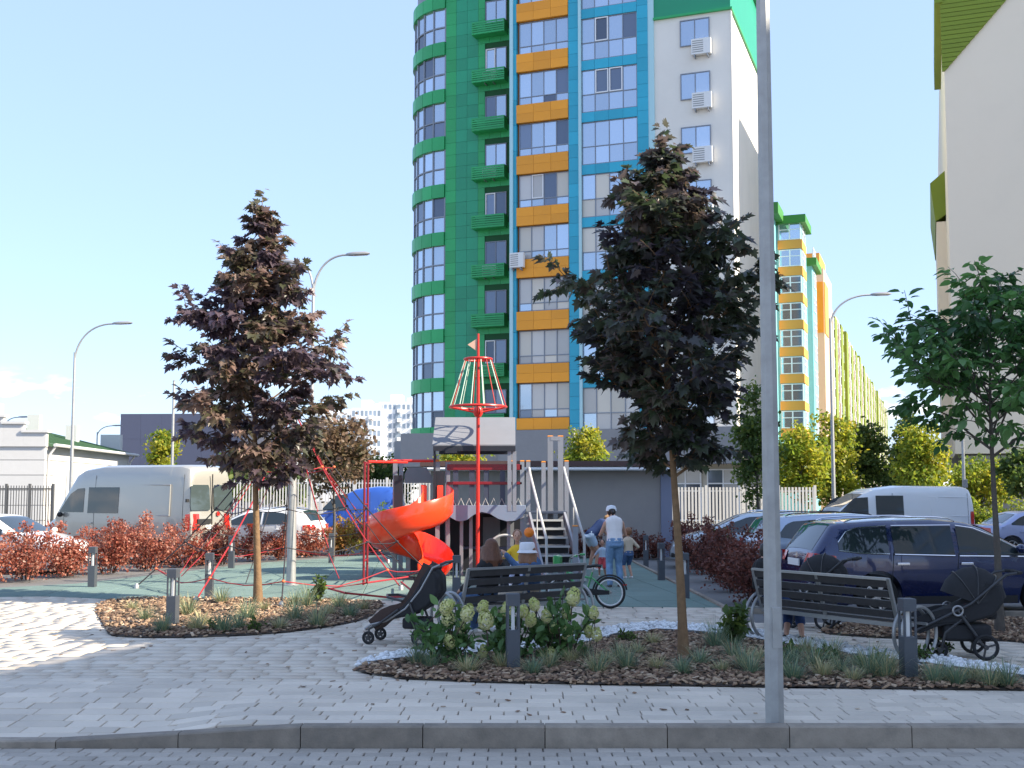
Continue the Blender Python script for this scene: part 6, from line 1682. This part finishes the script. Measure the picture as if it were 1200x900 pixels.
    for i in (0,1):
        if sl <= .05: 
            limb(c, [ch+rt*((-1,1)[i]*.08*s), sh[i]*.8+ch*.2], [.08*s,.062*s])
        else:
            seq = [sh[i], sh[i].lerp(el[i],.5), el[i], el[i].lerp(wr[i],.5), wr[i]]; rs = [.066*s,.06*s,.052*s,.048*s,.04*s]
            n_ = max(2, min(5, 1+round(sl*4))); limb(c, [ch+rt*((-1,1)[i]*.08*s)]+seq[:n_], [.08*s]+rs[:n_])
    remesh_obj('top', c, tm, t, .012*s+.002, 3)
    lm_, ll = wear['legs']; c = MB()
    for zz in (-.04, .03, .085): c.ball(tuple(pv+spine*(zz*s)), .172*s, .15*s, .07*s, 16, 8)
    for i in (0,1):
        seq = [hp[i], hp[i].lerp(kn[i],.5), kn[i], kn[i].lerp(an[i],.5), an[i]]; rs = [.105*s,.097*s,.076*s,.07*s,.06*s]
        n_ = max(2, min(5, 1+round(ll*4))); limb(c, [pv+rt*((-1,1)[i]*.05*s)+spine*.05*s]+seq[:n_], [.125*s]+rs[:n_])
    remesh_obj('trousers' if ll > .6 else 'shorts', c, lm_, t, .012*s+.002, 3)
    if wear.get('shoes'):
        for i in (0,1):
            c = MB(); tq = Vector((poles or {}).get('toe', (0,1,0)))
            limb(c, [an[i]+Vector((0,0,-.045*s))-tq*.03*s, an[i]+tq*.08*s+Vector((0,0,-.055*s)), an[i]+tq*.175*s+Vector((0,0,-.06*s))], [.042*s,.042*s,.032*s])
            remesh_obj('shoe', c, wear['shoes'], t, .011, 2)
    # face
    for sg in (-1,1): MB().ball(tuple(hd+hf*hr*.90+rt*(sg*hr*.34)+Vector((0,0,.12*hr))), hr*.10, hr*.07, hr*.08, 8, 6).build('eye', m_eye, t)
    MB().ball(tuple(hd+hf*hr*.88+Vector((0,0,-.52*hr))), hr*.26, hr*.07, hr*.07, 10, 6).build('mouth', mat('lips', (0.4,0.12,0.1), .5), t)
    # hair
    hm, kind, ln = hair; c = MB()
    c.ball(tuple(hd+Vector((0,-.22*hr,.34*hr))), hr*.97, hr*1.04, hr*1.1, 16, 10)
    if kind == 'short': c.ball(tuple(hd+Vector((0,-.45*hr,-.05*hr))), hr*.86, hr*.75, hr*.85, 14, 9)
    if kind == 'long':
        for q in range(15):
            a = R(155 + 230*q/14) if True else 0
            a = math.pi + math.pi*(q-7)/9.5 + math.pi/2
            b_ = hd + Vector((math.cos(a)*hr*.8, math.sin(a)*hr*.85, .25*hr)); w = 1+.25*math.sin(q*2.1)
            c.tube([b_, b_+Vector((math.cos(a)*.25*hr, math.sin(a)*.25*hr, -.9*hr)), b_+Vector((math.cos(a)*.55*hr*w, math.sin(a)*.35*hr-.02, -ln*.6)), b_+Vector((math.cos(a)*.45*hr, math.sin(a)*.3*hr-.02, -ln*w))], [.42*hr,.40*hr,.36*hr,.15*hr], 7)
    elif kind == 'bun':
        c.ball(tuple(hd+Vector((0,-.9*hr,.75*hr))), hr*.45)
    elif kind == 'tail':
        c.tube([tuple(hd+Vector((0,-.9*hr,.5*hr))), tuple(hd+Vector((0,-1.5*hr,.1*hr))), tuple(hd+Vector((0,-1.45*hr,-1.3*hr)))], [.3*hr,.34*hr,.1*hr], 8)
    remesh_obj('hair', c, hm, t, .012*s, 2)
    if hat:
        h_m, hk = hat; q = MB()
        if hk == 'bucket': q.lathe([(hr*1.55,.10*hr),(hr*1.5,.2*hr),(hr*1.2,.5*hr),(hr*1.14,1.4*hr),(hr*.95,1.62*hr),(.001,1.66*hr)], tuple(hd-Vector((0,0,.12*hr))), 24, caps=False)
        else:
            q.lathe([(hr*1.12,.35*hr),(hr*1.1,.9*hr),(hr*.85,1.42*hr),(.001,1.6*hr)], tuple(hd), 24, caps=False)
            q.loft([[(math.cos(a)*hr*.95+hd.x, hd.y+math.sin(a)*hr*f_, hd.z+.5*hr) for a in [R(20+140*j/8) for j in range(9)]] for f_ in (1.0,1.75)], closed_ring=False)
        q.build('hat', h_m, t)
    return t
m_blktop = mat('black_knit', (0.015,0.015,0.017), .9); m_denim = mat('denim', (0.06,0.12,0.24), .9, var=.3, vscale=14); m_ldenim = mat('light_denim', (0.16,0.27,0.42), .9, var=.35, vscale=12)
m_wtop = mat('white_cotton', (0.74,0.70,0.68), .9, var=.06, vscale=10); m_yel = mat('yellow_cotton', (0.72,0.46,0.03), .9); m_navy = mat('navy_cotton', (0.02,0.045,0.13), .9)
m_beige = MATS['beige_stone']; m_beigec = mat('beige_cotton', (0.55,0.45,0.33), .9, var=.1); m_lblue = mat('pale_blue_cotton', (0.42,0.54,0.66), .9); m_redc = mat('red_cotton', (0.45,0.06,0.07), .9)
m_lilac = mat('lilac_denim', (0.38,0.40,0.52), .9, var=.15, vscale=14); m_shoe = mat('white_shoe', (0.7,0.7,0.68), .7); m_bshoe = mat('dark_shoe', (0.05,0.045,0.04), .7)
m_hbrn = mat('chestnut_hair', (0.12,0.045,0.02), .5, var=.35, vscale=40); m_hlb = mat('light_brown_hair', (0.22,0.10,0.045), .5, var=.3, vscale=40); m_hblk = mat('dark_hair', (0.02,0.014,0.012), .45); m_hbld = mat('blond_hair', (0.34,0.20,0.09), .5, var=.2, vscale=40)
# two women on the left bench (facing away from the kerb)
bdir = Vector((.98+.63, 16.4-15.15, 0)).normalized(); bn = Vector((-bdir.y, bdir.x, 0)); brz = math.atan2(bdir.y, bdir.x)
def on_bench(px):
    k = (px-600)/FPX; a = Vector((-.63,15.15,0)); t = (k*a.y - a.x)/(bdir.x - k*bdir.y); return a + bdir*t
q = on_bench(581)
person('woman with long chestnut hair and black top sitting on the left bench', q, brz, 1.66, (0,.22,.53), (0,.10,.96), (0,.12,1.18), [(-.2,.5,.62),(.22,.5,.60)], [(-.12,.66,.07),(.14,.68,.07)], dict(top=(m_blktop,1.0), legs=(m_denim,1.0), shoes=m_shoe), (m_hbrn,'long',.30))
q = on_bench(640)
person('woman in white bucket hat and denim jacket sitting on the left bench', q, brz+R(28), 1.62, (0,.24,.52), (-.03,.2,.92), (-.07,.26,1.10), [(-.42,.42,1.08),(.2,.5,.60)], [(-.14,.66,.07),(.12,.68,.07)], dict(top=(m_denim,1.0), legs=(m_beigec,1.0), shoes=m_shoe), (m_hlb,'long',.26), hat=(mat('white_hat',(0.72,0.72,0.74),.8),'bucket'))
# child in yellow sitting in a pushchair facing the camera
cy_ = 17.45; pcx = xAt(606, cy_)
ch_p = pushchair_b('dark pushchair holding the child in yellow behind the left bench', (pcx,cy_+.15,0), R(90))
person('small child in yellow shirt sitting up behind the left bench, facing the camera', (pcx,cy_,0), math.pi, .98, (0,-.02,.84), (0,-.03,1.07), (0,.0,1.275), [(-.2,.22,.95),(.2,.2,.98)], [(-.09,.36,.62),(.1,.36,.60)], dict(top=(m_yel,.45), legs=(m_lilac,1.0), shoes=m_shoe), (m_hlb,'short',0), k=1.32)
bp_ = atY(620,624,16.9)
ob = thing('orange_ball', 'orange ball held up beside the white bucket hat', 'ball', bp_, 0)
MB().ball((0,0,0), .075, nu=20, nv=14).build('ball', mat('orange_rubber', (0.8,0.2,0.01), .45), ob); MB().lathe([(.012,0),(.012,.01),(.001,.012)], (0,0,.072), 8).build('valve', m_pblk, ob)
# group by the grey wall
def pers_at(px, py): return at(px, py)
q = pers_at(694,668)
person('woman in navy tank top and denim shorts bending over a toddler', q, R(-62), 1.66, (0,-.08,.86), (0,.28,1.16), (0,.50,1.26), [(-.05,.62,.78),(.12,.62,.80)], [(-.1,-.02,.07),(.11,.05,.07)], dict(top=(m_navy,0), legs=(m_lblue,.3), shoes=m_shoe), (m_hbld,'bun',0))
q = pers_at(706,676)
person('toddler in pale blue shirt and red shorts before the navy-topped woman', q, R(170), .86, (0,0,.40), (0,0,.62), (0,0,.785), [(-.2,.1,.46),(.2,.1,.46)], [(-.07,0,.05),(.07,0,.05)], dict(top=(m_lblue,.5), legs=(m_redc,.45), shoes=m_shoe), (m_hblk,'short',0), k=1.3)
q = pers_at(721,688)
person('woman in white sleeveless top and blue jeans standing with her back turned', q, R(8), 1.70, (0,0,.90), (0,.10,1.33), (-.02,.24,1.53), [(-.2,.46,1.05),(.24,.44,1.0)], [(-.11,0,.07),(.12,.02,.07)], dict(top=(m_wtop,0), legs=(m_ldenim,1.0), shoes=m_bshoe), (m_hblk,'tail',0), hat=(mat('white_cap',(0.75,0.77,0.8),.8),'cap'))
q = pers_at(737,678)
person('child in beige shirt and blue shorts right of the woman in jeans', q, R(20), 1.12, (0,0,.56), (0,.02,.86), (0,.03,1.05), [(-.2,.12,.62),(.24,.1,.66)], [(-.08,0,.06),(.08,.02,.06)], dict(top=(m_beigec,.4), legs=(m_denim,.5), shoes=m_shoe), (m_hlb,'short',0), k=1.25)
# sitter on the right bench, mostly behind the kerb pole
d2 = Vector((4.42-3.25,13.35-15.2,0)).normalized(); b2z = math.atan2(d2.y, d2.x)
k_ = (882-600)/FPX; a_ = Vector((3.25,15.2,0)); t_ = (k_*a_.y - a_.x)/(d2.x - k_*d2.y); q = a_ + d2*t_
person('person in dark clothes and navy trousers on the right bench, hidden by the kerb pole', q, b2z, 1.6, (0,.24,.53), (-.02,.2,.93), (-.02,.26,1.14), [(-.2,.5,.62),(.2,.5,.60)], [(.2,.36,.07),(.42,.42,.07)], dict(top=(m_blktop,1.0), legs=(m_navy,.8), shoes=m_bshoe), (m_hblk,'short',0))
